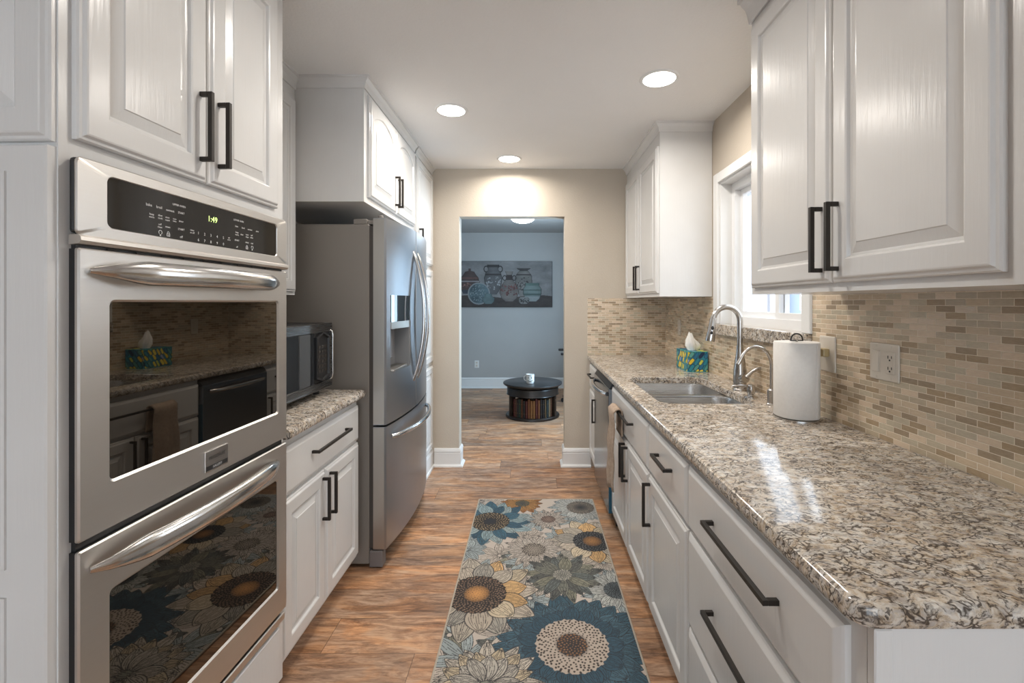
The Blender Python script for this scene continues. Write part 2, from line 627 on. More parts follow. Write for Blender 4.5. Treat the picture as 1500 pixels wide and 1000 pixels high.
def crown(parent, path, z0, z1, out=0.035, name='crown_molding', close_ends=True):
    """path: list of (x, y, nx, ny) with outward direction (mitred) ; profile from z0 (flush) to z1 (out)"""
    h = z1 - z0
    prof = [(0.0, 0), (0.006, 0.0), (0.008, 0.12 * h), (0.010, 0.28 * h), (out * 0.42, 0.50 * h), (out * 0.72, 0.72 * h),
            (out * 0.80, 0.80 * h), (out, 0.84 * h), (out, h), (0.0, h)]
    b = B()
    b.loft([[Vector((x + nx * d, y + ny * d, z0 + dz)) for d, dz in prof] for x, y, nx, ny in path])
    return b.build(name, 'paint', parent)


def text_mesh(items, mat, parent, name='printed_legend', depth=0.0):
    """items: (string, frame, u, v, size)"""
    b = B()
    bpy.context.view_layer.update()
    for (tx, fr, u, v, size) in items:
        cu = bpy.data.curves.new('t', 'FONT')
        cu.body = tx
        cu.size = size
        cu.align_x = 'CENTER'
        cu.align_y = 'CENTER'
        cu.extrude = depth
        cu.resolution_u = 2
        ob = bpy.data.objects.new('t', cu)
        COL.objects.link(ob)
        bpy.context.view_layer.update()
        me = bpy.data.meshes.new_from_object(ob.evaluated_get(bpy.context.evaluated_depsgraph_get()))
        n0 = len(b.bm.verts)
        b.bm.from_mesh(me)
        b.bm.verts.ensure_lookup_table()
        for vt in list(b.bm.verts)[n0:]:
            vt.co = fr(u + vt.co.x, v + vt.co.y, vt.co.z)
        bpy.data.objects.remove(ob)
        bpy.data.curves.remove(cu)
        bpy.data.meshes.remove(me)
    return b.build(name, mat, parent)


def painted_grid(name, arr, corner, U, V, mat, parent=None, thick=0.0):
    """arr[j, i] colour (linear) at corner + U*i/(nx-1) + V*j/(ny-1)"""
    ny, nx, _ = arr.shape
    root = parent
    while root is not None and root.parent is not None:
        root = root.parent
    off = np.array(root.location) if root is not None else np.zeros(3)
    ii, jj = np.meshgrid(np.arange(nx) / (nx - 1), np.arange(ny) / (ny - 1))
    co = np.array(corner)[None, None, :] - off + ii[..., None] * np.array(U) + jj[..., None] * np.array(V)
    me = bpy.data.meshes.new(name)
    me.vertices.add(nx * ny)
    me.vertices.foreach_set('co', co.reshape(-1).astype(np.float32))
    idx = np.arange(nx * ny).reshape(ny, nx)
    q = np.stack([idx[:-1, :-1], idx[:-1, 1:], idx[1:, 1:], idx[1:, :-1]], -1).reshape(-1, 4)
    me.loops.add(q.size)
    me.loops.foreach_set('vertex_index', q.reshape(-1).astype(np.int32))
    me.polygons.add(len(q))
    me.polygons.foreach_set('loop_start', np.arange(0, q.size, 4, dtype=np.int32))
    me.update(calc_edges=True)
    ca = me.color_attributes.new('paint', 'FLOAT_COLOR', 'POINT')
    rgba = np.ones((ny * nx, 4), np.float32)
    rgba[:, :3] = arr.reshape(-1, 3)
    ca.data.foreach_set('color', rgba.reshape(-1))
    me.materials.append(M[mat])
    o = bpy.data.objects.new(name, me)
    COL.objects.link(o)
    if parent is not None:
        o.parent = parent
    return o


# ------------------------------------------------------------------ the room
XL, XR, YE, TK = -1.440, 1.11, 3.764, 0.12
YF = 7.21          # wall of the far room
DX0, DX1, DZ = -0.592, 0.275, 2.054      # doorway in the end wall
BX0, BX1, BY = -3.0, 3.2, -3.5

struct('floor', B().box(-3.3, 3.4, BY - 0.1, YF + 0.1, -0.08, 0.0), 'floor', 'rustic brown oak plank floor running through kitchen and far room')
b = B()
b.box(-3.3, 3.4, BY - 0.1, 0.47, CEIL, CEIL + 0.08)
b.box(-3.3, XR + 0.15, 0.47, YE + TK, CEIL, CEIL + 0.08)
struct('ceiling', b, 'ceil', 'white textured kitchen ceiling')
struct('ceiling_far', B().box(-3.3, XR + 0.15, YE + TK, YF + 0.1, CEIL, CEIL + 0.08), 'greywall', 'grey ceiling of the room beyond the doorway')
b = B()
b.box(XL - 1.7, DX0, YE, YE + TK, 0, CEIL)
b.box(DX1, XR + 0.15, YE, YE + TK, 0, CEIL)
b.box(DX0, DX1, YE, YE + TK, DZ, CEIL)
struct('wall_back', b, 'beige', 'beige textured end wall with the doorway opening')
WY0, WY1, WZ0, WZ1 = 1.850, 2.690, 1.17, 2.050
b = B()
b.box(XR, XR + 0.15, 0.35, WY0, 0, CEIL)
b.box(XR, XR + 0.15, WY1, YE, 0, CEIL)
b.box(XR, XR + 0.15, WY0, WY1, 0, WZ0)
b.box(XR, XR + 0.15, WY0, WY1, WZ1, CEIL)
struct('wall_right', b, 'beige', 'beige wall on the right with the sink window')
struct('wall_left', B().box(XL - 0.125, XL - 0.005, 0.35, YE, 0, CEIL), 'beige', 'beige wall behind the left cabinets')
struct('wall_left_return', B().box(BX0, XL - 0.12, 0.35, 0.47, 0, CEIL), 'beige')
struct('wall_right_return', B().box(XR + 0.15, BX1, 0.35, 0.47, 0, CEIL), 'beige')
struct('wall_living_left', B().box(BX0 - 0.12, BX0, BY, 0.47, 0, CEIL), 'beige')
struct('wall_living_right', B().box(BX1, BX1 + 0.12, BY, 0.47, 0, CEIL), 'beige')
b = B()
b.box(BX0, -1.6, BY - 0.12, BY, 0, CEIL)
b.box(2.0, BX1, BY - 0.12, BY, 0, CEIL)
b.box(-1.6, 2.0, BY - 0.12, BY, 2.15, CEIL)
struct('wall_living_rear', b, 'beige')
struct('wall_far', B().box(-3.2, XR + 0.15, YF, YF + 0.12, 0, CEIL), 'greywall', 'cool grey wall of the room beyond the doorway')
struct('wall_far_left', B().box(-3.2, -3.08, YE + TK, YF, 0, CEIL), 'greywall')
b = B()
b.box(XR + 0.03, XR + 0.15, YE + TK, 4.3, 0, CEIL)
b.box(XR + 0.03, XR + 0.15, 5.6, YF, 0, CEIL)
b.box(XR + 0.03, XR + 0.15, 4.3, 5.6, 0, 0.8)
b.box(XR + 0.03, XR + 0.15, 4.3, 5.6, 2.1, CEIL)
struct('wall_far_right', b, 'greywall')

# tile backsplashes (part of the setting)
TH = 0.007
CT = 0.915   # counter top
b = B()
b.box(XR - TH, XR, 0.60, 1.796, CT, 1.376)
b.box(XR - TH, XR, 1.796, 2.744, CT, 1.160)
b.box(XR - TH, XR, 2.744, YE - TH, CT, 1.380)
struct('trim_1', b, 'tile_y', 'beige mosaic brick backsplash along the right wall')
struct('trim_2', B().box(0.464, XR - TH, YE - TH, YE, CT, 1.380), 'tile_x', 'beige mosaic brick backsplash on the end wall')


# baseboards
def baseboard(name, path, mat='trimwhite', h=0.150, th=0.014, shoe=0.018, label=None):
    prof = [(0, 0), (th + shoe, 0), (th + shoe, 0.010), (th + 0.004, 0.020), (th, 0.021), (th, h - 0.040), (th - 0.003, h - 0.036), (th - 0.003, h - 0.030),
            (th + 0.003, h - 0.026), (th - 0.001, h - 0.010), (th - 0.007, h), (0, h)]
    b = B()
    b.loft([[Vector((x + nx * d, y + ny * d, z)) for d, z in prof] for x, y, nx, ny in path])
    return struct(name, b, mat, label)


baseboard('baseboard_left', [(-0.795, YE, 0, -1), (DX0, YE, 1, -1), (DX0, YE + TK, 1, 0)], label='white baseboard wrapping the left doorway jamb')
baseboard('baseboard_right', [(DX1, YE + TK, -1, 0), (DX1, YE, -1, -1), (0.49, YE, 0, -1)], label='white baseboard wrapping the right doorway jamb')
baseboard('baseboard_far', [(-3.0, YF, 0, -1), (XR + 0.03, YF, 0, -1)], h=0.165, label='white baseboard of the far grey wall')

# ------------------------------------------------------------------ window over the sink
win = B()
TW = 0.056
x0 = XR - 0.018
win.box(x0, XR + 0.001, WY1 - 0.002, WY1 + TW, 1.222, WZ1 + TW, 0.003, 1)
win.box(x0, XR + 0.001, WY0 - TW, WY0 + 0.002, 1.222, WZ1 + TW, 0.003, 1)
win.box(x0 + 0.0006, XR + 0.001, WY0 + 0.004, WY1 - 0.004, WZ1 - 0.002, WZ1 + TW - 0.0006, 0.003, 1)
wo = struct('window_1', win, 'trimwhite', 'white framed sliding window over the sink')
b = B()
b.box(XR - 0.001, XR + 0.149, WY1 - 0.012, WY1 + 0.001, 1.2225, WZ1 - 0.012)
b.box(XR - 0.001, XR + 0.149, WY0 - 0.001, WY0 + 0.012, 1.2225, WZ1 - 0.012)
b.box(XR - 0.001, XR + 0.149, WY0 - 0.001, WY1 + 0.001, WZ1 - 0.012, WZ1 + 0.001)
b.build('window_jamb', 'trimwhite', wo)
b = B()
fx0, fx1 = XR + 0.065, XR + 0.125
zb = 1.222
for (ya, yb, za, zc) in ((WY0 + 0.012, WY1 - 0.012, zb, zb + 0.045), (WY0 + 0.012, WY1 - 0.012, WZ1 - 0.055, WZ1 - 0.012),
                         (WY0 + 0.012, WY0 + 0.050, zb + 0.045, WZ1 - 0.055), (WY1 - 0.052, WY1 - 0.012, zb + 0.045, WZ1 - 0.055)):
    b.box(fx0, fx1, ya, yb, za, zc)
b.build('window_frame', 'vinyl', wo)
b = B()
YM = 2.195
for (ya, yb, xx) in ((WY0 + 0.05, YM + 0.02, fx0 + 0.006), (YM - 0.02, WY1 - 0.052, fx0 + 0.032)):
    for (p, q, r, s_) in ((ya, yb, zb + 0.045, zb + 0.075), (ya, yb, WZ1 - 0.085, WZ1 - 0.055), (ya, ya + 0.034, zb + 0.075, WZ1 - 0.085), (yb - 0.034, yb, zb + 0.075, WZ1 - 0.085)):
        b.box(xx, xx + 0.024, p, q, r, s_)
b.build('window_sash', 'vinyl', wo)
b = B()
b.box(fx0 + 0.016, fx0 + 0.019, WY0 + 0.070, YM + 0.002, zb + 0.068, WZ1 - 0.075)
b.box(fx0 + 0.042, fx0 + 0.045, YM - 0.002, WY1 - 0.075, zb + 0.068, WZ1 - 0.075)
b.build('window_glass', 'glass', wo)
struct('window_1_sill', B().box(1.078, XR + 0.14, 1.800, WY1 + 0.050, 1.160, 1.222, 0.006, 2), 'granite', 'speckled granite window sill above the sink')

# outside the sink window
nb = thing('neighboring_house', 'pale stucco neighboring house seen through the sink window', 'house', (4.2, 3.5, -0.3))
b = B()
b.box(4.2, 7.0, -1.0, 6.95, -0.3, 3.4)
b.box(4.2, 7.0, 7.60, 14.0, -0.3, 3.4)
b.box(4.2, 7.0, 6.95, 7.60, -0.3, 0.9)
b.box(4.2, 7.0, 6.95, 7.60, 2.1, 3.4)
b.build('wall', 'stucco', nb)
b = B()
b.box(4.12, 4.22, 6.90, 7.65, 0.84, 0.92)
b.box(4.12, 4.22, 6.90, 7.65, 2.08, 2.16)
b.box(4.12, 4.22, 6.90, 6.98, 0.92, 2.08)
b.box(4.12, 4.22, 7.57, 7.65, 0.92, 2.08)
b.build('window', 'vinyl', nb)
B().box(4.25, 4.27, 6.98, 7.57, 0.92, 2.08).build('pane', 'curtain', nb)
B().box(4.16, 4.2, 8.05, 8.75, -0.3, 3.0).build('siding_panel', 'siding', nb)
B().box(4.0, 7.2, -1.2, 14.2, 3.4, 3.55).build('roof', 'siding', nb)
struct('ground', B().box(1.3, 9, -6, 16, -0.35, -0.3), 'stucco')

# unseen rear glass doors, added to go with the fill light behind the camera, and the far room's side window
for nm, frs in (('added_window_2', [(-1.6, 2.0, BY - 0.09, BY - 0.03, 0.0, 0.07), (-1.6, 2.0, BY - 0.09, BY - 0.03, 2.08, 2.15), (-1.6, -1.52, BY - 0.09, BY - 0.03, 0, 2.15),
                              (1.92, 2.0, BY - 0.09, BY - 0.03, 0, 2.15), (0.15, 0.27, BY - 0.09, BY - 0.03, 0, 2.15)]),
                ('window_3', [(1.16, 1.22, 4.3, 5.6, 0.8, 0.86), (1.16, 1.22, 4.3, 5.6, 2.04, 2.1), (1.16, 1.22, 4.3, 4.36, 0.86, 2.04), (1.16, 1.22, 5.54, 5.6, 0.86, 2.04),
                              (1.16, 1.22, 4.92, 4.98, 0.86, 2.04)])):
    b = B()
    for q in frs:
        b.box(*q)
    struct(nm, b, 'vinyl')

# ------------------------------------------------------------------ recessed ceiling lights
LBL = ['round recessed ceiling light above the refrigerator side of the aisle', 'round recessed ceiling light on the right, above the sink run',
       'round recessed ceiling light just before the end wall, over the doorway']
for i, (cx, cy) in enumerate(CANS):
    rr = 0.078
    t = thing('recessed_light', LBL[i] if i < 3 else 'round recessed ceiling light behind the viewer', 'ceiling light', (cx, cy, CEIL - 0.01),
              'recessed ceiling lights' if i < 3 else 'recessed ceiling lights out of view')
    B().lathe([(rr, -0.001), (rr, -0.005), (rr + 0.012, -0.006), (rr + 0.017, -0.002), (rr + 0.018, 0.0), (rr, 0.0)], (cx, cy, CEIL), 40, False, False).build('trim_ring', 'trimwhite', t, True)
    B().lathe([(rr, -0.004), (0.001, -0.0045)], (cx, cy, CEIL), 40, False, True).build('diffuser', 'lamp', t)
    l = area('recessed_lamp', (cx, cy, CEIL - 0.012), (0, 0, 0), 0.15, 0.15, CAN_POWER if cy > 0 else 1.5, WARM, 'DISK', math.radians(165))

t = thing('dome_light', 'lit white dome ceiling light in the far room', 'ceiling light', (-0.105, 5.75, CEIL))
B().lathe([(0.14, 0), (0.14, -0.03), (0.125, -0.035)], (-0.105, 5.75, CEIL), 40, True, True).build('base', 'trimwhite', t, True)
B().lathe([(0.15, -0.03), (0.145, -0.055), (0.12, -0.078), (0.08, -0.092), (0.03, -0.098), (0.001, -0.099)], (-0.105, 5.75, CEIL), 40).build('shade', 'lamp2', t, True)
l = bpy.data.lights.new('dome_lamp', 'POINT')
l.energy = 7
l.color = (0.75, 0.88, 1.0)
l.shadow_soft_size = 0.1
o = bpy.data.objects.new('dome_lamp', l)
o.location = (-0.105, 5.75, CEIL - 0.23)
COL.objects.link(o)

# ================================================================== LEFT SIDE
XF = -0.864          # face frame plane on the left
G = 0.003
# ---- tall oven cabinet
oc = thing('oven_cabinet', 'tall white cabinet built around the double oven at the left', 'cabinet', (-1.15, 1.19, 0))
XFO = -0.843
OY0, OY1 = 0.817, 1.547
OV0, OV1 = 0.850, 1.520     # oven cut-out
OZ0, OZ1 = 0.302, 1.610
b = B()
b.box(XL + 0.025, XFO, OY0, OV0, 0.094, CEIL - 0.03)
b.box(XL + 0.025, XFO, OV1, OY1, 0.094, CEIL - 0.03)
b.box(XL + 0.025, XFO, OV0, OV1, OZ1, CEIL - 0.03)
b.box(XL + 0.025, XFO, OV0, OV1, 0.094, OZ0)
b.build('body', 'paint', oc)
B().box(XL + 0.025, XFO - 0.065, OY0, OY1, 0.0, 0.094).build('toe_kick', 'paint', oc)
DT = 2.33
d1 = door(oc, FL(XFO, 0.841, 1.650), 0.335, DT - 1.650)
pull(d1, FL(XFO, 0.841, 1.650), 0.173, 0.335 - 0.030, 0.135)
d2 = door(oc, FL(XFO, 1.180, 1.650), 0.320, DT - 1.650)
pull(d2, FL(XFO, 1.180, 1.650), 0.173, 0.032, 0.135)
door(oc, FL(XFO, 0.875, 0.115), 0.635, 0.170, 'flat', 'drawer_front', 0.012)
# raised panels on its near side, facing the viewer
door_mesh(FN(XL + 0.02, OY0, 1.636), -0.846 - XL - 0.02, DT - 1.636, 0.019, 'raised', 0.056, 1).build('side_panel', 'paint', oc)
pw = -0.846 - XL - 0.02
sp = door_mesh(FN(XL + 0.02, OY0, 0.11), pw, 1.627 - 0.11, 0.019, 'flat', 0.056, 1).build('side_panel', 'paint', oc)
for z0, z1 in ((0.165, 0.822), (0.872, 1.579)):
    bb = B()
    loops = []
    fr = FN(XL + 0.02, OY0, 0)
    for ins, dp in ((0, 0.0180), (0.0, 0.023), (0.006, 0.024), (0.012, 0.0200), (0.02, 0.0200), (0.045, 0.024)):
        u0, u1 = 0.070 + ins, pw - 0.072 - ins
        loops.append([fr(u, v, dp) for u, v in ((u0, z0 + ins), (u1, z0 + ins), (u1, z1 - ins), (u0, z1 - ins))])
    bb.loft(loops)
    bb.build('raised_field', 'paint', sp)
crown(oc, [(XL + 0.025, OY0, 0, -1), (XFO, OY0, 1, -1), (XFO, OY1, 1, 0)], 2.355, CEIL)

# ---- double wall oven
ov = thing('wall_oven', 'stainless double wall oven with two black glass doors', 'oven', (-1.1, 1.19, 0.30))
XO = -0.822
b = B()
b.box(XL + 0.06, XFO - 0.005, OV0 + 0.004, OV1 - 0.004, OZ0 + 0.004, OZ1 - 0.004)
b.build('body', 'black', ov)
b = B()
b.box(XFO + 0.0005, XO - 0.004, 0.8305, 1.5295, 1.474, 1.6165, 0.008, 3)
b.box(XFO + 0.0005, XO - 0.012, 0.838, 1.524, 0.335, 1.474)
b.build('trim_frame', 'black', ov)
# control panel with glass inset
fr = FL(XO - 0.016, 0, 0)
cp = B()
oi = rrect(0.828, 1.532, 1.470, 1.617, 0.012, 6)
oi2 = rrect(0.830, 1.530, 1.472, 1.615, 0.011, 6)
ii = rrect(0.889, 1.478, 1.492, 1.596, 0.014, 6)
ii2 = rrect(0.891, 1.476, 1.494, 1.594, 0.013, 6)
cp.loft([[fr(u, v, 0.012) for u, v in oi], [fr(u, v, 0.014) for u, v in oi], [fr(u, v, 0.016) for u, v in oi2], [fr(u, v, 0.016) for u, v in ii],
         [fr(u, v, 0.0135) for u, v in ii2], [fr(u, v, 0.0125) for u, v in ii2]], False, False)
# rolled lower lip
lip = []
for (w_, v) in ((0.0, 1.472), (0.018, 1.472), (0.023, 1.468), (0.024, 1.461), (0.019, 1.455), (0.0, 1.453)):
    lip.append((w_, v))
cp.loft([[fr(u, v, w_) for w_, v in lip] for u in (0.829, 1.531)])
cpo = cp.build('control_panel', 'steel_oven', ov, True, 40)
g = B()
g.loft([[fr(u, v, 0.0122) for u, v in ii2], [fr(u, v, 0.0138) for u, v in ii2]])
gp = g.build('control_glass', 'panelglass', cpo)
frt = FL(XO - 0.016 + 0.0141, 0, 0)
UY = lambda px, X=-0.8225: -X * 670 / (778 - px)          # distance along the wall for a picture column
items = []


def leg(tx, px, py, size):
    y_ = UY(px)
    items.append((tx, frt, y_, H + (443 - py) * y_ / 670, size))


leg('bake', 221, 299, 0.0085)
leg('broil', 236, 303, 0.0085)
leg('convect', 252, 308, 0.0075)
leg('UPPER OVEN', 265, 301, 0.0068)
leg('START', 268, 312, 0.0068)
leg('keep\nwarm', 225, 315, 0.0062)
leg('slow\ncook', 237.5, 317, 0.0062)
leg('conv\nroast', 248, 320, 0.0062)
leg('conv\nbake', 258.5, 322, 0.0055)
leg('timer', 268, 324, 0.0065)
leg('self\nclean', 237, 330, 0.0062)
leg('steam', 248.5, 332, 0.0058)
leg('START', 268, 336, 0.0068)
leg('off', 268, 347, 0.0080)
leg('timer\non-off', 284, 339, 0.0060)
for k, (n_, n2) in enumerate(zip('12345', '67890')):
    px = 293 + k * 9.0
    leg(n_, px, 341.5 + k * 1.8, 0.0098)
    leg(n2, px, 351.5 + k * 1.6, 0.0098)
leg('set\nclock', 337, 350, 0.0058)
leg('LOWER OVEN', 351, 324, 0.0068)
for tx, px, py in (('bake', 348, 332), ('broil', 357.5, 334.5), ('convect', 367, 337), ('pizza', 377.5, 339.5), ('keep\nwarm', 348.5, 342.5), ('slow', 355.5, 344), ('conv\nroast', 363, 346),
                   ('self\nclean', 369.5, 347), ('START', 348.5, 352.5), ('off', 348.5, 362), ('steam', 363, 355.5), ('rack', 370, 357)):
    leg(tx, px, py, 0.0066)
text_mesh(items, 'print', gp)
# lock and lamp symbols
b = B()
for px, py, kind in ((237.5, 341, 'bulb'), (249, 343, 'lock'), (362.5, 363, 'lock'), (370, 364, 'bulb')):
    y_ = UY(px)
    z_ = H + (443 - py) * y_ / 670
    r = 0.0045
    b = B()
    if kind == 'bulb':
        pts = [frt(y_ + r * math.sin(a), z_ + 0.002 + r * math.cos(a), 0.0003) for a in np.linspace(-2.5, 2.5, 12)]
        b.tube(pts, 0.0005, 5, True, (1, 0, 0))
        b.box(frt.o.x, frt.o.x + 0.0006, y_ - 0.0015, y_ + 0.0015, z_ - 0.006, z_ - 0.003)
    else:
        for (p, q, s1, s2) in ((-r, r, -r, -r + 0.001), (-r, r, 0.001, 0.002), (-r, -r + 0.001, -r, 0.002), (r - 0.001, r, -r, 0.002), (-0.0005, 0.0005, -0.003, -0.0005)):
            b.box(frt.o.x, frt.o.x + 0.0006, y_ + p, y_ + q, z_ + s1, z_ + s2)
        pts = [frt(y_ + 0.003 * math.cos(a), z_ + 0.002 + 0.0045 * math.sin(a), 0.0003) for a in np.linspace(0, PI, 9)]
        b.tube(pts, 0.0005, 5, True, (1, 0, 0))
    b.build('printed_symbol', 'print', gp)
y_ = UY(313.5)
text_mesh([('1:49', frt, y_, H + (443 - 322) * y_ / 670, 0.021)], 'digits', gp, 'clock_display')


def oven_door(z0, z1, w0, w1, badge):
    fr = FL(XO - 0.026, 0, 0)
    y0, y1 = 0.832, 1.534
    b = B()
    o1 = rrect(y0, y1, z0, z1, 0.005, 6)
    o2 = rrect(y0 + 0.003, y1 - 0.003, z0 + 0.003, z1 - 0.003, 0.004, 6)
    i1 = rrect(0.894, 1.487, w0, w1, 0.012, 6)
    i2 = rrect(0.899, 1.482, w0 + 0.005, w1 - 0.005, 0.009, 6)
    b.loft([[fr(u, v, 0.0185) for u, v in o1], [fr(u, v, 0.023) for u, v in o1], [fr(u, v, 0.026) for u, v in o2], [fr(u, v, 0.026) for u, v in i1],
            [fr(u, v, 0.021) for u, v in i2], [fr(u, v, 0.019) for u, v in i2]], False, False)
    d = b.build('door', 'steel_oven', ov, True, 30)
    B().box(XO - 0.0205, XO - 0.0085, y0 + 0.002, y1 - 0.002, z0 + 0.002, z1 - 0.002).build('door_core', 'black', d)
    g = B()
    g.loft([[fr(u, v, 0.0185) for u, v in i2], [fr(u, v, 0.0215) for u, v in i2]])
    g.build('door_glass', 'darkglass', d)
    # bowed handle
    hz = z1 - 0.042
    pts, rr = [], []
    n = 26
    for i in range(n + 1):
        q = i / n
        pts.append((XO + 0.004 + 0.050 * math.sin(PI * q) ** 0.55, 0.850 + (1.468 - 0.850) * q, hz))
        e = min(1.0, 0.22 + 4.6 * min(q, 1 - q) ** 0.9)
        rr.append((0.016 * e, 0.025 * e))
    h = B().tube(pts, rr, 16)
    h.build('handle', 'steel_bright', d, True, 60)
    if badge:
        b = B().box(XO, XO + 0.004, 1.152, 1.238, 0.915, 0.968, 0.0015, 2)
        bd = b.build('badge', 'steel_bright', d)
        B().box(XO + 0.0035, XO + 0.0046, 1.156, 1.234, 0.919, 0.930).build('badge_band', 'black', bd)
        ft = FL(XO + 0.0043, 0, 0)
        text_mesh([('FRIGIDAIRE', ft, 1.195, 0.948, 0.0118)], 'slot', bd, 'badge_lettering')
        ft = FL(XO + 0.0049, 0, 0)
        text_mesh([('GALLERY', ft, 1.195, 0.9245, 0.0085)], 'print', bd, 'badge_lettering')


oven_door(0.900, 1.448, 0.989, 1.352, True)
oven_door(0.340, 0.884, 0.424, 0.780, False)
for k in range(9):
    yy = 0.90 + k * 0.066
    B().box(XO - 0.012, XO - 0.008, yy, yy + 0.02, 1.4495, 1.4530).build('vent_slot', 'gasket', ov)
b = B()
b.box(XO - 0.0205, XO - 0.004, 0.836, 1.530, 0.300, 0.326, 0.003, 1)
b.build('lower_vent_trim', 'steel_oven', ov)

# the oven cabinet stands two degrees off the room's axis, and so does the oven in it
for o_ in (oc, ov):
    o_.location.y += 0.007
    o_.rotation_euler.z = math.radians(-2.0)
    o_.scale = (1, 0.962, 1)

# ---- base cabinet with drawer and two doors
BY0, BY1 = 1.556, 2.262
bc = thing('base_cabinet', 'white base cabinet with one drawer and two doors left of the refrigerator', 'cabinet', (-1.15, 1.9, 0))
b = B()
b.box(XL, XF, BY0, BY1, 0.094, 0.878)
b.build('body', 'paint', bc)
B().box(XL, XF - 0.075, BY0, BY1 - 0.01, 0.0, 0.094).build('toe_kick', 'paint', bc)
fd = FL(XF, 1.559, 0.672)
dr = door(bc, fd, 0.692, 0.170, 'slab', 'drawer')
pull(dr, fd, 0.325, 0.365, 0.098, False)
f1 = FL(XF, 1.559, 0.112)
d1 = door(bc, f1, 0.327, 0.548)
pull(d1, f1, 0.173, 0.327 - 0.030, 0.548 - 0.110)
f2 = FL(XF, 1.890, 0.112)
d2 = door(bc, f2, 0.361, 0.548)
pull(d2, f2, 0.173, 0.030, 0.548 - 0.110)


def slab_top(name, outer, radius, hole, zt, thick, label, cat, wall_mask):
    """granite slab: outer polygon points with outward normals, front edges rounded over"""
    b = B()
    bm = b.bm
    prof = [(-0.010, -thick), (-0.003, -thick + 0.002), (0.0, -thick + 0.009), (0.0, -thick * 0.45), (-0.003, -0.006), (-0.008, -0.0018), (-0.016, 0.0)]
    loops = []
    for off, dz in prof:
        loops.append([bm.verts.new((x + nx * off * (0 if wl else 1), y + ny * off * (0 if wl else 1), zt + dz)) for (x, y, nx, ny), wl in zip(outer, wall_mask)])
    n = len(outer)
    for i in range(len(loops) - 1):
        for j in range(n):
            bm.faces.new([loops[i][j], loops[i][(j + 1) % n], loops[i + 1][(j + 1) % n], loops[i + 1][j]])
    top = loops[-1]
    ed = [bm.edges.get((top[j], top[(j + 1) % n])) for j in range(n)]
    bot = loops[0]
    edb = [bm.edges.get((bot[j], bot[(j + 1) % n])) for j in range(n)]
    if hole:
        hs = []
        for dz, off in ((0, 0.003), (-0.003, 0), (-thick + 0.002, 0), (-thick, 0.002)):
            cx = sum(p[0] for p in hole) / len(hole)
            cy = sum(p[1] for p in hole) / len(hole)
            hs.append([bm.verts.new((x + math.copysign(off, x - cx), y + math.copysign(off, y - cy), zt + dz)) for x, y in hole])
        m = len(hole)
        for i in range(3):
            for j in range(m):
                bm.faces.new([hs[i][j], hs[i][(j + 1) % m], hs[i + 1][(j + 1) % m], hs[i + 1][j]])
        ed += [bm.edges.get((hs[0][j], hs[0][(j + 1) % m])) for j in range(m)]
        edb += [bm.edges.get((hs[-1][j], hs[-1][(j + 1) % m])) for j in range(m)]
    bmesh.ops.triangle_fill(bm, use_beauty=True, use_dissolve=False, edges=ed, normal=(0, 0, 1))
    bmesh.ops.triangle_fill(bm, use_beauty=True, use_dissolve=False, edges=edb, normal=(0, 0, -1))
    o = b.build(name, 'granite', None, True, 30)
    return tag(o, label, cat)


XC = -0.820
outer = [(XL, BY0 + 0.001, 0, -1), (XC, BY0 + 0.001, 1, 0)]
for k in range(6):
    a = k / 5 * PI / 2
    outer.append((XC - 0.03 + 0.03 * math.cos(a), 2.285 - 0.03 + 0.03 * math.sin(a), math.cos(a), math.sin(a)))
outer += [(XL, 2.285, 0, 1)]
mask = [True, False] + [False] * 6 + [True]
slab_top('countertop', outer, 0, None, CT, 0.036, 'short speckled granite countertop under the microwave', 'countertop', mask)

# ---- microwave
mw = thing('microwave', 'dark stainless microwave on the left granite counter', 'microwave', (-1.17, 1.93, CT))
MX, MY0, MY1, MZ0, MZ1 = -0.956, 1.690, 2.200, 0.948, 1.250
b = B()
b.box(MX - 0.40, MX - 0.035, MY0, MY1, MZ0, MZ1, 0.004, 1)
mb = b.build('body', 'black', mw)
b = B()
b.box(MX - 0.034, MX, MY0, MY1, MZ1 - 0.042, MZ1, 0.003, 1)
b.box(MX - 0.034, MX, MY0, MY1, MZ0, MZ0 + 0.036, 0.003, 1)
b.box(MX - 0.034, MX, MY1 - 0.020, MY1, MZ0 + 0.034, MZ1 - 0.040, 0.002, 1)
b.box(MX - 0.034, MX, MY0, MY0 + 0.02, MZ0 + 0.034, MZ1 - 0.040, 0.002, 1)
b.build('front_frame', 'micro_steel', mw)
B().box(MX - 0.030, MX - 0.003, MY0 + 0.02, MY0 + 0.335, MZ0 + 0.036, MZ1 - 0.042).build('door_glass', 'microglass', mw)
B().box(MX - 0.030, MX - 0.006, MY0 + 0.337, MY1 - 0.020, MZ0 + 0.036, MZ1 - 0.042).build('control_area', 'black', mw)
fm = FL(MX - 0.006, 0, 0)
hx = [(2.030, 1.005), (2.095, 0.985), (2.160, 1.005), (2.160, 1.190), (2.095, 1.212), (2.030, 1.190)]
hc = (2.095, 1.10)
b = B()
b.loft([[fm(u, v, 0) for u, v in hx], [fm(u, v, 0.012) for u, v in hx],
        [fm(hc[0] + (u - hc[0]) * 0.86, hc[1] + (v - hc[1]) * 0.93, 0.014) for u, v in hx],
        [fm(hc[0] + (u - hc[0]) * 0.80, hc[1] + (v - hc[1]) * 0.90, 0.006) for u, v in hx]])
kp = b.build('keypad', 'black', mw)
b = B()
for r in range(6):
    for c in range(3):
        yy, zz = 2.066 + c * 0.029, 1.035 + r * 0.022
        b.box(MX, MX + 0.0015, yy - 0.009, yy + 0.009, zz - 0.006, zz + 0.006)
b.build('buttons', 'gasket', kp)
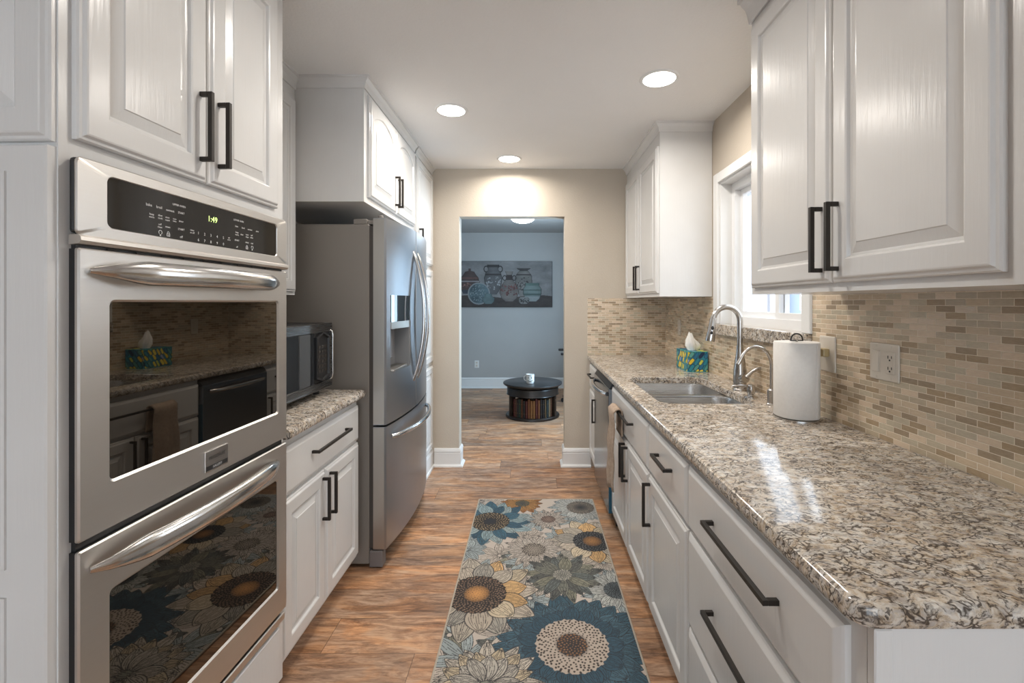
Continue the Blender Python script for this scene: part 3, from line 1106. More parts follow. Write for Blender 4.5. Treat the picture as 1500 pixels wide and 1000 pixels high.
hb = B().tube([(MX - 0.002, 2.182, 1.215), (MX + 0.006, 2.183, 1.208), (MX + 0.009, 2.183, 1.19), (MX + 0.009, 2.183, 1.01), (MX + 0.006, 2.183, 0.992), (MX - 0.002, 2.182, 0.985)], 0.0045, 10, True, (0, 1, 0))
hb.build('handle', 'steel_bright', mw, True, 60)
for xx in (MX - 0.36, MX - 0.06):
    for yy in (MY0 + 0.04, MY1 - 0.04):
        B().lathe([(0.014, 0), (0.014, 0.034)], (xx, yy, CT), 12).build('foot', 'black', mw)

# ---- wall cabinet over the microwave
uc = thing('wall_cabinet', 'shallow white wall cabinet between the oven and the refrigerator cabinet', 'cabinet', (-1.3, 1.9, 1.383))
XU = -1.156
B().box(XL, XU, OY1 + 0.010, 2.236, 1.383, CEIL - 0.03).build('body', 'paint', uc)
door(uc, FL(XU, 1.578, 1.398), 0.319, DT - 1.398, rail=0.05)
d = door(uc, FL(XU, 1.900, 1.398), 0.322, DT - 1.398, rail=0.05)
crown(uc, [(XU, OY1 + 0.010, 1, 0), (XU, 2.236, 1, 0)], 2.385, CEIL)

# ---- refrigerator
rf = thing('refrigerator', 'stainless french door refrigerator with ice dispenser', 'refrigerator', (-1.1, 2.765, 0))
RY0, RY1 = 2.318, 3.215
B().box(XL + 0.03, -0.822, RY0, RY1, 0.02, 1.743, 0.004, 1).build('case', 'fridge_side', rf)
B().box(-0.822, -0.800, RY0 + 0.006, RY1 - 0.006, 0.10, 1.735).build('gasket', 'gasket', rf)
YC, HW = (RY0 + RY1) / 2, (RY1 - RY0) / 2


def xf(y):
    q = (y - YC) / HW
    return -0.736 + 0.040 * (1 - q * q)


def door_plan(y0, y1, inset=0.0, n=10, back=-0.800):
    pts = [(back, y0), (xf(y0) - inset - 0.008, y0)]
    for i in range(n + 1):
        yy = y0 + 0.006 + (y1 - y0 - 0.012) * i / n
        pts.append((xf(yy) - inset, yy))
    pts += [(xf(y1) - inset - 0.008, y1), (back, y1)]
    return pts


def fdoor(y0, y1, z0, z1, name, cut=None):
    b = B()
    if cut is None:
        b.prism(door_plan(y0, y1), z0, z1)
    else:
        ya, yb, za, zb_ = cut
        b.prism(door_plan(y0, y1), z0, za)
        b.prism(door_plan(y0, y1), zb_, z1)
        b.prism(door_plan(y0, ya), za, zb_)
        b.prism(door_plan(yb, y1), za, zb_)
        b.box(-0.800, -0.790, ya, yb, za, zb_)
    return b.build(name, 'steel_fridge', rf, True, 25)


ZS = 0.725
nd = fdoor(RY0, YC - 0.003, ZS, 1.775, 'door', (2.372, 2.640, 0.985, 1.385))
fdd = fdoor(YC + 0.003, RY1, ZS, 1.775, 'door')
fz = fdoor(RY0, RY1, 0.095, ZS - 0.010, 'freezer_drawer')
# lighter edge faces towards the viewer
B().box(-0.800, xf(RY0) - 0.009, RY0 - 0.0015, RY0, ZS + 0.004, 1.770).build('door_edge', 'steel_edge', nd)
B().box(-0.800, xf(RY0) - 0.009, RY0 - 0.0015, RY0, 0.100, ZS - 0.014).build('drawer_edge', 'steel_edge', fz)
# dispenser
dp = thing_part = B()
plan = [(-0.79, 2.372)] + [(xf(2.372 + 0.268 * i / 6) + 0.001, 2.372 + 0.268 * i / 6) for i in range(7)] + [(-0.79, 2.640)]
dp.prism(plan, 1.245, 1.385)
dpo = dp.build('dispenser_panel', 'bluegloss', nd, True, 25)
plan2 = [(-0.79, 2.372)] + [(xf(2.372 + 0.268 * i / 6) + 0.004, 2.372 + 0.268 * i / 6) for i in range(7)] + [(-0.79, 2.640)]
B().prism(plan2, 1.208, 1.245).build('dispenser_hood', 'steel_edge', nd, True, 25)
b = B()
b.box(-0.7898, -0.786, 2.372, 2.640, 0.985, 1.208)
b.box(-0.7898, xf(2.372) - 0.004, 2.372, 2.378, 0.985, 1.208)
b.box(-0.7898, xf(2.640) - 0.004, 2.634, 2.640, 0.985, 1.208)
b.build('dispenser_cavity', 'greyplastic', nd)
b = B()
b.box(-0.785, -0.712, 2.378, 2.634, 0.985, 0.997, 0.003, 1)
b.build('drip_tray', 'steel_edge', nd)
b = B()
b.box(-0.782, -0.768, 2.470, 2.545, 1.04, 1.20, 0.004, 1)
b.build('paddle', 'foot', nd)
for yy, dd in ((YC - 0.050, nd), (YC + 0.050, fdd)):
    pts, rr = [], []
    for i in range(23):
        q = i / 22
        pts.append((xf(yy) - 0.006 + 0.068 * math.sin(PI * q) ** 0.8, yy, 0.885 + 0.765 * q))
        rr.append((0.013, 0.010))
    B().tube(pts, rr, 12, True, (1, 0, 0)).build('handle', 'steel_bright', dd, True, 60)
pts = []
for i in range(25):
    q = i / 24
    yy = RY0 + 0.07 + (RY1 - RY0 - 0.14) * q
    pts.append((xf(yy) - 0.006 + 0.060 * math.sin(PI * q) ** 0.5, yy, 0.648))
B().tube(pts, (0.012 if False else 0.0125), 12).build('handle', 'steel_bright', fz, True, 60)
b = B()
b.box(-0.905, -0.835, RY0 + 0.010, RY0 + 0.075, 1.743, 1.772, 0.004, 1)
b.box(-0.836, -0.765, RY0 + 0.018, RY0 + 0.066, 1.744, 1.765, 0.003, 1)
b.lathe([(0.014, 0), (0.014, 0.026), (0.011, 0.029)], (-0.775, RY0 + 0.04, 1.765), 16)
b.build('hinge_cover', 'fridge_side', rf)
B().box(-0.905, -0.835, RY1 - 0.075, RY1 - 0.01, 1.743, 1.772, 0.004, 1).build('hinge_cover', 'fridge_side', rf)
b = B()
b.box(-0.821, -0.752, RY0 - 0.001, RY0 + 0.055, 0.004, 0.088, 0.006, 2)
b.build('foot', 'foot', rf)
B().box(-0.821, -0.752, RY1 - 0.055, RY1, 0.004, 0.088, 0.006, 2).build('foot', 'foot', rf)
B().box(-0.819, -0.790, RY0 + 0.06, RY1 - 0.06, 0.02, 0.09).build('toe_grille', 'black', rf)
B().box(xf(3.13) - 0.002, xf(3.13) + 0.0035, 3.115, 3.165, 1.575, 1.605, 0.001, 1).build('badge', 'steel_edge', fdd)

# ---- cabinet over the refrigerator and tall pantry
XK = -0.819
fc = thing('refrigerator_cabinet', 'white cabinet with two arched doors above the refrigerator', 'cabinet', (-1.13, 2.7, 1.841))
PY = 3.196
B().box(XL, XK, 2.240, PY, 1.841, CEIL - 0.03).build('body', 'paint', fc)
fa = FL(XK, 2.285, 1.872)
d1 = door(fc, fa, 0.440, 0.510, 'arch', rail=0.05)
pull(d1, fa, 0.173, 0.440 - 0.028, 0.130)
fa = FL(XK, 2.729, 1.872)
d2 = door(fc, fa, 0.445, 0.510, 'arch', rail=0.05)
pull(d2, fa, 0.173, 0.028, 0.130)
crown(fc, [(XU, 2.240, 0, -1), (XK, 2.240, 1, -1), (XK, PY, 1, 0)], 2.395, CEIL)
pc = thing('pantry_cabinet', 'tall narrow white pantry cabinet between the refrigerator and the end wall', 'cabinet', (-1.13, 3.48, 0))
PY += 0.026
B().box(XL, XK, PY, YE - 0.001, 0.094, CEIL - 0.03).build('body', 'paint', pc)
fp = FL(XK, PY + 0.008, 1.640)
d1 = door(pc, fp, 0.520, 2.382 - 1.640, rail=0.05)
pull(d1, fp, 0.173, 0.045, 0.150)
fp = FL(XK, PY + 0.008, 0.860)
door(pc, fp, 0.520, 1.610 - 0.860, rail=0.05)
fp = FL(XK, PY + 0.008, 0.155)
door(pc, fp, 0.520, 0.83 - 0.155, rail=0.05)
crown(pc, [(XK, PY, 1, 0), (XK, YE - 0.001, 1, 0)], 2.395, CEIL)
b = B()
b.loft([[Vector((XK + dx, yy, zz)) for dx, zz in ((-0.002, 0), (0.026, 0), (0.026, 0.018), (0.016, 0.022), (0.016, 0.125), (0.006, 0.150), (-0.002, 0.150))] for yy in (PY, YE - 0.002)])
b.build('plinth', 'trimwhite', pc)

# ================================================================== RIGHT SIDE
XG = 0.493     # face frame on the right
XB = XR        # wall


def base_r(name, label, y0, y1, loc=None, hollow=False):
    t = thing(name, label, 'cabinet', (0.8, (y0 + y1) / 2, 0))
    b = B()
    if hollow:
        b.box(XG, XB - 0.002, y0, y0 + 0.018, 0.094, 0.878)
        b.box(XG, XB - 0.002, y1 - 0.018, y1, 0.094, 0.878)
        b.box(XG, XG + 0.018, y0 + 0.018, y1 - 0.018, 0.094, 0.878)
        b.box(XG, XB - 0.002, y0 + 0.018, y1 - 0.018, 0.094, 0.112)
        b.box(XB - 0.02, XB - 0.002, y0 + 0.018, y1 - 0.018, 0.112, 0.878)
    else:
        b.box(XG, XB - 0.002, y0, y1, 0.094, 0.878)
    b.build('body', 'paint', t)
    B().box(XG + 0.07, XB - 0.002, y0 + (0.03 if y0 < 0.7 else 0), y1, 0, 0.094).build('toe_kick', 'paint', t)
    return t


# three drawers at the near end
Y0, Y1 = 0.672, 1.396
t = base_r('drawer_cabinet', 'white base cabinet with three wide drawers at the near end of the right run', Y0, Y1)
for z0, z1, pz in ((0.662, 0.850, 0.772), (0.372, 0.650, 0.537), (0.110, 0.360, 0.245)):
    f = FR(XG, Y1 - 0.004, z0)
    wd = Y1 - 0.004 - 0.704
    d = door(t, f, wd, z1 - z0, 'slab', 'drawer')
    pull(d, f, 0.325, (Y1 - 0.004) - 1.035, pz - z0, False)
b = B()
b.box(XG + 0.004, XB - 0.002, Y0 - 0.012, Y0 - 0.0005, 0.0, 0.878)
b.box(XG - 0.0005, XG + 0.026, Y0 - 0.017, Y0 - 0.0005, 0.0, 0.878, 0.002, 1)
b.build('end_panel', 'paint', t)
# narrow drawer + door
Y0, Y1 = 1.397, 1.862
t = base_r('narrow_cabinet', 'white base cabinet with one small drawer over one door beside the wide drawers', Y0, Y1)
f = FR(XG, Y1 - 0.004, 0.662)
wd = Y1 - Y0 - 0.008
d = door(t, f, wd, 0.188, 'slab', 'drawer')
pull(d, f, 0.170, wd / 2 + 0.01, 0.118, False)
f = FR(XG, Y1 - 0.004, 0.110)
d = door(t, f, wd, 0.540)
pull(d, f, 0.173, 0.034, 0.430)
# sink cabinet
Y0, Y1 = 1.863, 2.703
t = base_r('sink_cabinet', 'white sink base cabinet with a false drawer front and two doors', Y0, Y1, hollow=True)
f = FR(XG, Y1 - 0.004, 0.662)
wd = Y1 - Y0 - 0.008
d = door(t, f, wd, 0.188, 'slab', 'drawer_front')
pull(d, f, 0.325, wd / 2, 0.118, False)
half = (wd - 0.004) / 2
f = FR(XG, Y1 - 0.004, 0.110)
d = door(t, f, half, 0.540)
pull(d, f, 0.173, half - 0.03, 0.440)
f = FR(XG, Y1 - 0.004 - half - 0.004, 0.110)
d = door(t, f, half, 0.540)
pull(d, f, 0.173, 0.03, 0.440)
# dishwasher
dw = thing('dishwasher', 'dark stainless dishwasher with bar handle and blue edge film', 'dishwasher', (0.8, 3.01, 0))
Y0, Y1 = 2.706, 3.312
XD = 0.458
B().box(XG + 0.01, XB - 0.01, Y0 + 0.003, Y1 - 0.003, 0.02, 0.872).build('body', 'black', dw)
b = B()
b.box(XD, XG + 0.008, Y0, Y1, 0.095, 0.835, 0.003, 1)
dd = b.build('door', 'dw_steel', dw)
b = B()
b.loft([[Vector((x, yy, z)) for x, z in ((XD + 0.004, 0.837), (XD + 0.024, 0.866), (XG + 0.008, 0.868), (XG + 0.008, 0.837))] for yy in (Y0, Y1)])
b.build('control_strip', 'black', dw)
B().box(XD + 0.002, XG + 0.006, Y0 - 0.0012, Y0, 0.10, 0.725).build('edge_film', 'bluefilm', dd)
pts = []
for i in range(19):
    q = i / 18
    pts.append((XD - 0.002 - 0.038 * math.sin(PI * q) ** 0.5, Y0 + 0.05 + (Y1 - Y0 - 0.10) * q, 0.795))
B().tube(pts, 0.0125, 12).build('handle', 'steel_bright', dd, True, 60)
B().box(XG + 0.05, XG + 0.06, Y0 + 0.01, Y1 - 0.01, 0.0, 0.094).build('toe_kick', 'black', dw)
# last cabinet at the end wall
Y0, Y1 = 3.315, YE - 0.002
t = base_r('end_cabinet', 'white base cabinet with a drawer and door between dishwasher and end wall', Y0, Y1)
f = FR(XG, Y1 - 0.03, 0.662)
wd = Y1 - 0.03 - Y0 - 0.004
d = door(t, f, wd, 0.188, 'slab', 'drawer')
pull(d, f, 0.200, wd / 2, 0.118, False)
f = FR(XG, Y1 - 0.03, 0.110)
d = door(t, f, wd, 0.540)
pull(d, f, 0.173, wd - 0.032, 0.440)

# ---- long countertop with sink cut-out
XE = 0.462
outer = [(XR - TH, 0.649, 0, -1), (0.60, 0.649, 0, -1)]
outer = [(XR - TH - 0.0005, 0.649, 0, -1)]
rc = 0.035
for k in range(8):
    a = -PI / 2 - k / 7 * PI / 2
    outer.append((XE + rc + rc * math.cos(a), 0.649 + rc + rc * math.sin(a), math.cos(a), math.sin(a)))
for k in range(1, 12):
    outer.append((XE, 0.684 + (YE - TH - 0.684) * k / 12, -1, 0))
outer += [(XE, YE - TH - 0.0005, -1, 0), (XR - TH - 0.0005, YE - TH - 0.0005, 0, 1)]
mask = [False] * (len(outer) - 1) + [True]
SX0, SX1, SY0, SY1 = 0.558, 0.975, 1.950, 2.645
hole = rrect(SX0, SX1, SY0, SY1, 0.075, 7)
slab_top('countertop', outer, 0, hole, CT, 0.036, 'long speckled granite countertop along the right wall with the sink cut-out', 'countertop', mask)

# ---- sink
sk = thing('kitchen_sink', 'undermount stainless double bowl sink in the right countertop', 'sink', (0.77, 2.3, 0.66))


def bowl(y0, y1, name):
    b = B()
    zr = CT - 0.037
    L_ = []
    x0, x1 = SX0 - 0.004, SX1 + 0.004
    for ins, z, r in ((-0.012, zr, 0.085), (0.0, zr, 0.075), (0.004, zr - 0.01, 0.072), (0.010, zr - 0.14, 0.068), (0.020, zr - 0.165, 0.062), (0.045, zr - 0.178, 0.05), (0.12, zr - 0.182, 0.03)):
        L_.append([Vector((x, y, z)) for x, y in rrect(x0 + ins, x1 - ins, y0 + ins, y1 - ins, r, 7)])
    for ins, z, r in ((0.12, zr - 0.186, 0.03), (0.04, zr - 0.182, 0.05), (0.012, zr - 0.168, 0.062), (-0.003, zr - 0.012, 0.08), (-0.012, zr - 0.003, 0.085)):
        L_.append([Vector((x, y, z)) for x, y in rrect(x0 + ins, x1 - ins, y0 + ins, y1 - ins, r, 7)])
    b.loft(L_, False, False, wrap=True)
    # close the two bottoms
    cxm, cym = (x0 + x1) / 2, (y0 + y1) / 2
    b.lathe([(0.09, -0.1815), (0.001, -0.1815)], (cxm, cym, zr), 4, True, True)
    b.box(x0 + 0.115, x1 - 0.115, y0 + 0.115, y1 - 0.115, zr - 0.188, zr - 0.182)
    o = b.build(name, 'steel_sink', sk, True, 40)
    B().lathe([(0.045, 0.002), (0.042, 0.004), (0.030, 0.0015), (0.001, 0.001)], (cxm, cym, zr - 0.181), 24).build('drain', 'nickel', o, True)
    return o


db = B()
for yc_, sg in ((2.300, -1), (2.326, 1)):
    for xc_, sx in ((SX0 - 0.004, 1), (SX1 + 0.004, -1)):
        pts_ = [(xc_ - sx * 0.012, yc_)]
        for k_ in range(8):
            a_ = k_ / 7 * PI / 2
            pts_.append((xc_ + sx * (0.078 - 0.078 * math.cos(a_)), yc_ + sg * (0.078 - 0.078 * math.sin(a_))))
        db.prism(pts_ if sx * sg > 0 else pts_[::-1], CT - 0.0415, CT - 0.0385)
db.box(SX0 - 0.01, SX1 + 0.01, 2.296, 2.330, CT - 0.0465, CT - 0.0385, 0.001, 1)
db.build('divider', 'steel_sink', sk)
bowl(SY0 - 0.004, 2.300, 'bowl')
bowl(2.326, SY1 + 0.004, 'bowl')

# ---- faucet
fa = thing('kitchen_faucet', 'brushed nickel high arc pull-down faucet behind the sink', 'faucet', (1.027, 2.256, CT))
fx, fy = 1.030, 2.256
B().lathe([(0.034, 0), (0.034, 0.004), (0.030, 0.010), (0.0315, 0.03), (0.032, 0.06), (0.030, 0.10), (0.024, 0.145), (0.0185, 0.185), (0.0165, 0.215), (0.0165, 0.222)], (fx, fy, CT), 28).build('base', 'nickel', fa, True)
pts = [(fx, fy, CT + 0.222), (fx, fy, CT + 0.28), (fx, fy, CT + 0.34)]
R_ = 0.066
for i in range(1, 15):
    a = i / 14 * (PI * 0.93)
    pts.append((fx - R_ + R_ * math.cos(a), fy, CT + 0.34 + R_ * math.sin(a) * 1.05))
B().arc_tube(pts, 0.0135, 16).build('spout', 'nickel', fa, True, 60)
ex, ez = pts[-1][0], pts[-1][2]
p0, p1 = Vector((ex, fy, ez)), Vector((ex - 0.018, fy, ez - 0.115))
sh = B().arc_tube([p0, p0.lerp(p1, 0.12), p0.lerp(p1, 0.5), p0.lerp(p1, 0.93), p1], [0.0145, 0.0165, 0.0185, 0.0235, 0.022], 18).build('spray_head', 'nickel', fa, True, 50)
b = B()
for q in (0.42, 0.64):
    c = p0.lerp(p1, q)
    b.sphere((c.x - 0.004, c.y - 0.0175, c.z), 0.0085, 12, 8, (0.9, 0.4, 1.2))
b.build('button', 'black', sh, True)
b = B()
b.tube([(fx, fy - 0.02, CT + 0.060), (fx + 0.004, fy - 0.052, CT + 0.066)], 0.021, 18)
b.arc_tube([(fx + 0.010, fy - 0.045, CT + 0.070), (fx + 0.035, fy - 0.050, CT + 0.098), (fx + 0.058, fy - 0.055, CT + 0.112), (fx + 0.074, fy - 0.056, CT + 0.117)], [0.013, 0.0085, 0.0075, 0.006], 12)
b.build('lever', 'nickel', fa, True, 50)

sd = thing('soap_dispenser', 'small brushed nickel soap dispenser pump beside the faucet', 'soap dispenser', (1.0, 2.08, CT))
B().lathe([(0.029, 0), (0.028, 0.004), (0.015, 0.009), (0.013, 0.014), (0.0165, 0.020), (0.0165, 0.052), (0.014, 0.057), (0.006, 0.060)], (1.0, 2.08, CT), 24).build('base', 'nickel', sd, True)
B().tube([(0.990, 2.08, CT + 0.050), (0.960, 2.08, CT + 0.053), (0.915, 2.08, CT + 0.052), (0.912, 2.08, CT + 0.044)], [0.006, 0.005, 0.0045, 0.0045], 10).build('nozzle', 'nickel', sd, True, 60)

wf = thing('filtered_water_tap', 'slim gooseneck filtered water tap beside the paper towel', 'faucet', (1.014, 1.93, CT))
wx, wy = 1.014, 1.93
B().lathe([(0.020, 0), (0.020, 0.004), (0.0165, 0.008), (0.0165, 0.062), (0.013, 0.066), (0.008, 0.068)], (wx, wy, CT), 20).build('base', 'nickel', wf, True)
pts = [(wx, wy, CT + 0.066), (wx, wy, CT + 0.12), (wx, wy, CT + 0.165)]
R2 = 0.066
for i in range(1, 13):
    a = i / 12 * (PI * 0.80)
    pts.append((wx - R2 + R2 * math.cos(a), wy, CT + 0.165 + R2 * math.sin(a) * 1.2))
pts.append((pts[-1][0] - 0.012, wy, pts[-1][2] - 0.022))
B().arc_tube(pts, 0.0065, 12).build('spout', 'nickel', wf, True, 60)
B().tube([pts[-1], (pts[-1][0] - 0.010, wy, pts[-1][2] - 0.018)], 0.0085, 12).build('tip', 'nickel', wf, True)
B().tube([(wx + 0.004, wy, CT + 0.148), (wx + 0.035, wy - 0.004, CT + 0.150)], [0.004, 0.0055], 10).build('lever', 'nickel', wf, True)

# ---- paper towel
px_, py_ = 0.990, 1.705
ph = thing('paper_towel_holder', 'wire paper towel holder under the white roll', 'paper towel holder', (px_, py_, CT))
B().lathe([(0.079, 0), (0.079, 0.006), (0.070, 0.009), (0.001, 0.009)], (px_, py_, CT), 36).build('base', 'nickel', ph, True)
B().tube([(px_, py_, CT + 0.008), (px_, py_, CT + 0.292)], 0.004, 10).build('rod', 'nickel', ph, True)
ring = [(px_ + 0.021 * math.cos(a), py_, CT + 0.296 + 0.019 * math.sin(a)) for a in np.linspace(0, PI, 13)]
ring = [(px_ + 0.023, py_, CT + 0.290)] + ring + [(px_ - 0.023, py_, CT + 0.290)]
b = B()
b.arc_tube(ring, 0.0028, 8)
b.box(px_ - 0.024, px_ + 0.024, py_ - 0.003, py_ + 0.003, CT + 0.288, CT + 0.292)
b.build('finger_loop', 'bronze', ph, True, 60)
prof = [(0.019, 0.010), (0.074, 0.010), (0.0765, 0.013), (0.0765, 0.281), (0.074, 0.285), (0.019, 0.285)]
b = B()
b.loft([[Vector((px_ + (r + (0.0012 * math.sin(5 * a + 1) if r > 0.05 else 0)) * math.cos(a), py_ + (r + (0.0012 * math.sin(5 * a + 1) if r > 0.05 else 0)) * math.sin(a), CT + z))
         for a in [2 * PI * k / 64 for k in range(64)]] for r, z in prof], False, False, wrap=True)
b.box(px_ + 0.030, px_ + 0.033, py_ - 0.0735, py_ - 0.0705, CT + 0.012, CT + 0.283)
tag(b.build('paper_towel_roll', 'paper', None, True, 50), 'white paper towel roll standing on the counter by the window', 'paper towel roll')


# ---- tissue box
def box_paint(n_u, n_v, seed):
    rnd = random.Random(seed)
    arr = np.zeros((n_v, n_u, 3))
    arr[:] = (0.02, 0.22, 0.30)
    jj, ii = np.mgrid[0:n_v, 0:n_u]
    cols = [(0.02, 0.16, 0.30), (0.75, 0.60, 0.05), (0.02, 0.24, 0.33), (0.80, 0.66, 0.08), (0.30, 0.36, 0.60), (0.01, 0.03, 0.09), (0.10, 0.34, 0.30), (0.55, 0.62, 0.10), (0.75, 0.55, 0.04)]
    k = 0
    for v in np.arange(-0.05, 1.2, 0.28):
        for u in np.arange(-0.05, n_u / n_v + 0.2, 0.24):
            cu, cv = (u + rnd.uniform(-.04, .04)) * n_v, (v + rnd.uniform(-.06, .06)) * n_v
            a = math.radians(rnd.uniform(48, 62))
            du, dv = ii - cu, jj - cv
            t_ = du * math.cos(a) + dv * math.sin(a)
            s_ = -du * math.sin(a) + dv * math.cos(a)
            L2, W2 = n_v * rnd.uniform(0.13, 0.19), n_v * rnd.uniform(0.055, 0.08)
            e = np.hypot(np.maximum(np.abs(t_) - L2 + W2, 0), s_)
            arr[e < W2 * 1.35] = (0.01, 0.035, 0.07)
            arr[e < W2] = cols[(k * 4 + rnd.randint(0, 2)) % len(cols)]
            k += 1
    arr[:2] = (0.02, 0.30, 0.32)
    arr[-2:] = (0.05, 0.40, 0.30)
    return arr


tb = thing('tissue_box', 'blue and yellow patterned tissue box in the counter corner', 'tissue box', (1.03, 2.93, CT))
a0, a1, c0, c1, zb0, zb1 = 0.970, 1.094, 2.832, 3.050, CT + 0.001, CT + 0.128
B().box(a0 + 0.0006, a1 - 0.0006, c0 + 0.0006, c1 - 0.0006, zb0, zb1 - 0.0006).build('carton', plain('teal_carton', (0.02, 0.24, 0.30), 0.5), tb)
painted_grid('front_print', box_paint(60, 60, 3), (a0, c0, zb0), (a1 - a0, 0, 0), (0, 0, zb1 - zb0), 'boxprint', tb)
painted_grid('side_print', box_paint(110, 60, 8), (a0, c1, zb0), (0, c0 - c1, 0), (0, 0, zb1 - zb0), 'boxprint', tb)
painted_grid('top_print', box_paint(60, 110, 5), (a0, c0, zb1), (a1 - a0, 0, 0), (0, c1 - c0, 0), 'boxprint', tb)
b = B()
loops = []
random.seed(4)
for i in range(8):
    q = i / 7
    r = 0.010 + 0.024 * math.sin(PI * min(1, q * 0.85 + 0.10)) * (1 - 0.35 * q)
    lp = []
    for k in range(28):
        a = 2 * PI * k / 28
        rr = r * (1 + 0.33 * math.sin(3 * a + q * 2) + 0.15 * math.sin(7 * a + q * 5))
        lp.append(Vector((1.026 - 0.012 * q * q + rr * 1.25 * math.cos(a), 2.90 + rr * 0.55 * math.sin(a), zb1 - 0.004 + 0.125 * q * (1 - 0.38 * (0.5 + 0.5 * math.cos(a - 0.3)) ** 1.5) + 0.006 * math.sin(4 * a) * q)))
    loops.append(lp)
b.loft(loops, False, False)
b.build('tissue', 'tissue', tb, True, 70)

# ---- towel over the sink drawer handle
bar_x, bar_z = XG - 0.019 - 0.0265, 0.662 + 0.118
tw = B()
path = []
for i in range(15):
    path.append((-0.021 - 0.003 * math.sin(i), -0.395 + 0.395 * i / 14))
for i in range(1, 7):
    a = PI - i / 7 * PI
    path.append((0.0165 * math.cos(a), 0.0165 * math.sin(a)))
for i in range(10):
    path.append((0.0148, -0.12 * i / 9))
ny_ = 18
grid = []
for j in range(ny_ + 1):
    q = j / ny_
    col_ = []
    for i, (dx, dz) in enumerate(path):
        low = min(1.0, max(0.0, -dz / 0.3))
        sp_ = 0.80 + 0.20 * low
        yy = 2.405 + (q - 0.5) * 0.175 * sp_
        wob = 0.006 * math.sin(q * 13 + dz * 6) * low
        if dx < 0:
            wob -= 0.012 * low * math.sin(q * PI)
            col_.append(Vector((bar_x + dx + wob - 0.002, yy, bar_z + dz + 0.004 * math.sin(q * 9))))
        else:
            col_.append(Vector((bar_x + dx * (1 - 0.1 * low), yy, bar_z + dz)))
    grid.append(col_)
tw.loft(grid, False, False, closed=False)
to = tw.build('dish_towel', 'towel', None, True, 70)
tag(to, 'folded tan dish towel draped over the sink cabinet handle', 'towel')
md = to.modifiers.new('thickness', 'SOLIDIFY')
md.thickness = 0.007
md.offset = 0.6

# ---- wall cabinets on the right
XW = 0.788


def wallcab(name, label, y0, y1, ysplit, zb_, near_stile=0.0):
    t = thing(name, label, 'cabinet', (0.95, (y0 + y1) / 2, zb_))
    b = B()
    b.box(XW, XB - 0.002, y0, y1, zb_, CEIL - 0.03)
    b.build('body', 'paint', t)
    ys0, ys1 = y0 + near_stile, y1 - 0.020
    for (p, q, hu) in ((ysplit + 0.002, ys1, 'r'), (ys0, ysplit - 0.002, 'l')):
        f = FR(XW, q, zb_ + 0.022)
        d = door(t, f, q - p, 2.310 - zb_ - 0.022)
        pull(d, f, 0.173, (q - p) - 0.030 if hu == 'r' else 0.030, 0.115)
    return t


wc = wallcab('wall_cabinet', 'large white two-door wall cabinet over the near end of the right counter', 0.560, 1.632, 1.180, 1.375, 0.195)
wc['group'] = 'white wall cabinets'
B().box(XW - 0.008, XW, 0.562, 0.738, 1.375, 2.35).build('filler_stile', 'paint', wc)
crown(wc, [(XW - 0.008, 0.56, -1, 0), (XW - 0.002, 1.632, -1, 1), (XB - 0.002, 1.632, 0, 1)], 2.340, CEIL)
wc = wallcab('wall_cabinet', 'white two-door wall cabinet in the far right corner past the window', 2.800, YE - 0.002, 3.285, 1.383, 0.020)
crown(wc, [(XB - 0.002, 2.800, 0, -1), (XW, 2.800, -1, -1), (XW, YE - 0.002, -1, 0)], 2.390, CEIL)


# ---- electrical plates on the backsplash
def plate_r(name, label, y0, y1, z0, z1, kind, x=XR - TH, mat='plate', cat='outlet'):
    t = thing(name, label, cat, (x, (y0 + y1) / 2, (z0 + z1) / 2))
    b = B()
    b.box(x - 0.006, x + 0.001, y0, y1, z0, z1, 0.004, 2)
    b.build('plate', mat, t)
    return t


t = plate_r('light_switch', 'almond wall plate with rocker switch and duplex outlet', 1.366, 1.483, 1.103, 1.219, 'double', cat='switch')
xs = XR - TH - 0.006
b = B()
b.box(xs - 0.0015, xs + 0.001, 1.437, 1.471, 1.127, 1.195, 0.001, 1)
rk = b.build('rocker', 'plate', t)
B().loft([[Vector((x, yy, z)) for x, z in ((xs - 0.001, 1.131), (xs - 0.0055, 1.131), (xs - 0.002, 1.191), (xs - 0.001, 1.191))] for yy in (1.441, 1.467)]).build('paddle', 'plate', rk)
b = B()
b.box(xs - 0.0025, xs + 0.001, 1.379, 1.413, 1.127, 1.195, 0.001, 1)
rc_ = b.build('receptacle', 'plate', t)
b = B()
for zc in (1.178, 1.144):
    b.box(xs - 0.003, xs - 0.002, 1.4015, 1.404, zc - 0.004, zc + 0.005)
    b.box(xs - 0.003, xs - 0.002, 1.388, 1.3905, zc - 0.003, zc + 0.005)
    b.box(xs - 0.003, xs - 0.002, 1.394, 1.399, zc - 0.011, zc - 0.006)
b.build('slots', 'slot', rc_)
b = B()
for yy in (1.396, 1.454):
    for zc in (1.1125, 1.2095):
        b.tube([(xs - 0.0008, yy, zc), (xs + 0.001, yy, zc)], 0.003, 10)
b.build('screws', 'plate', t)

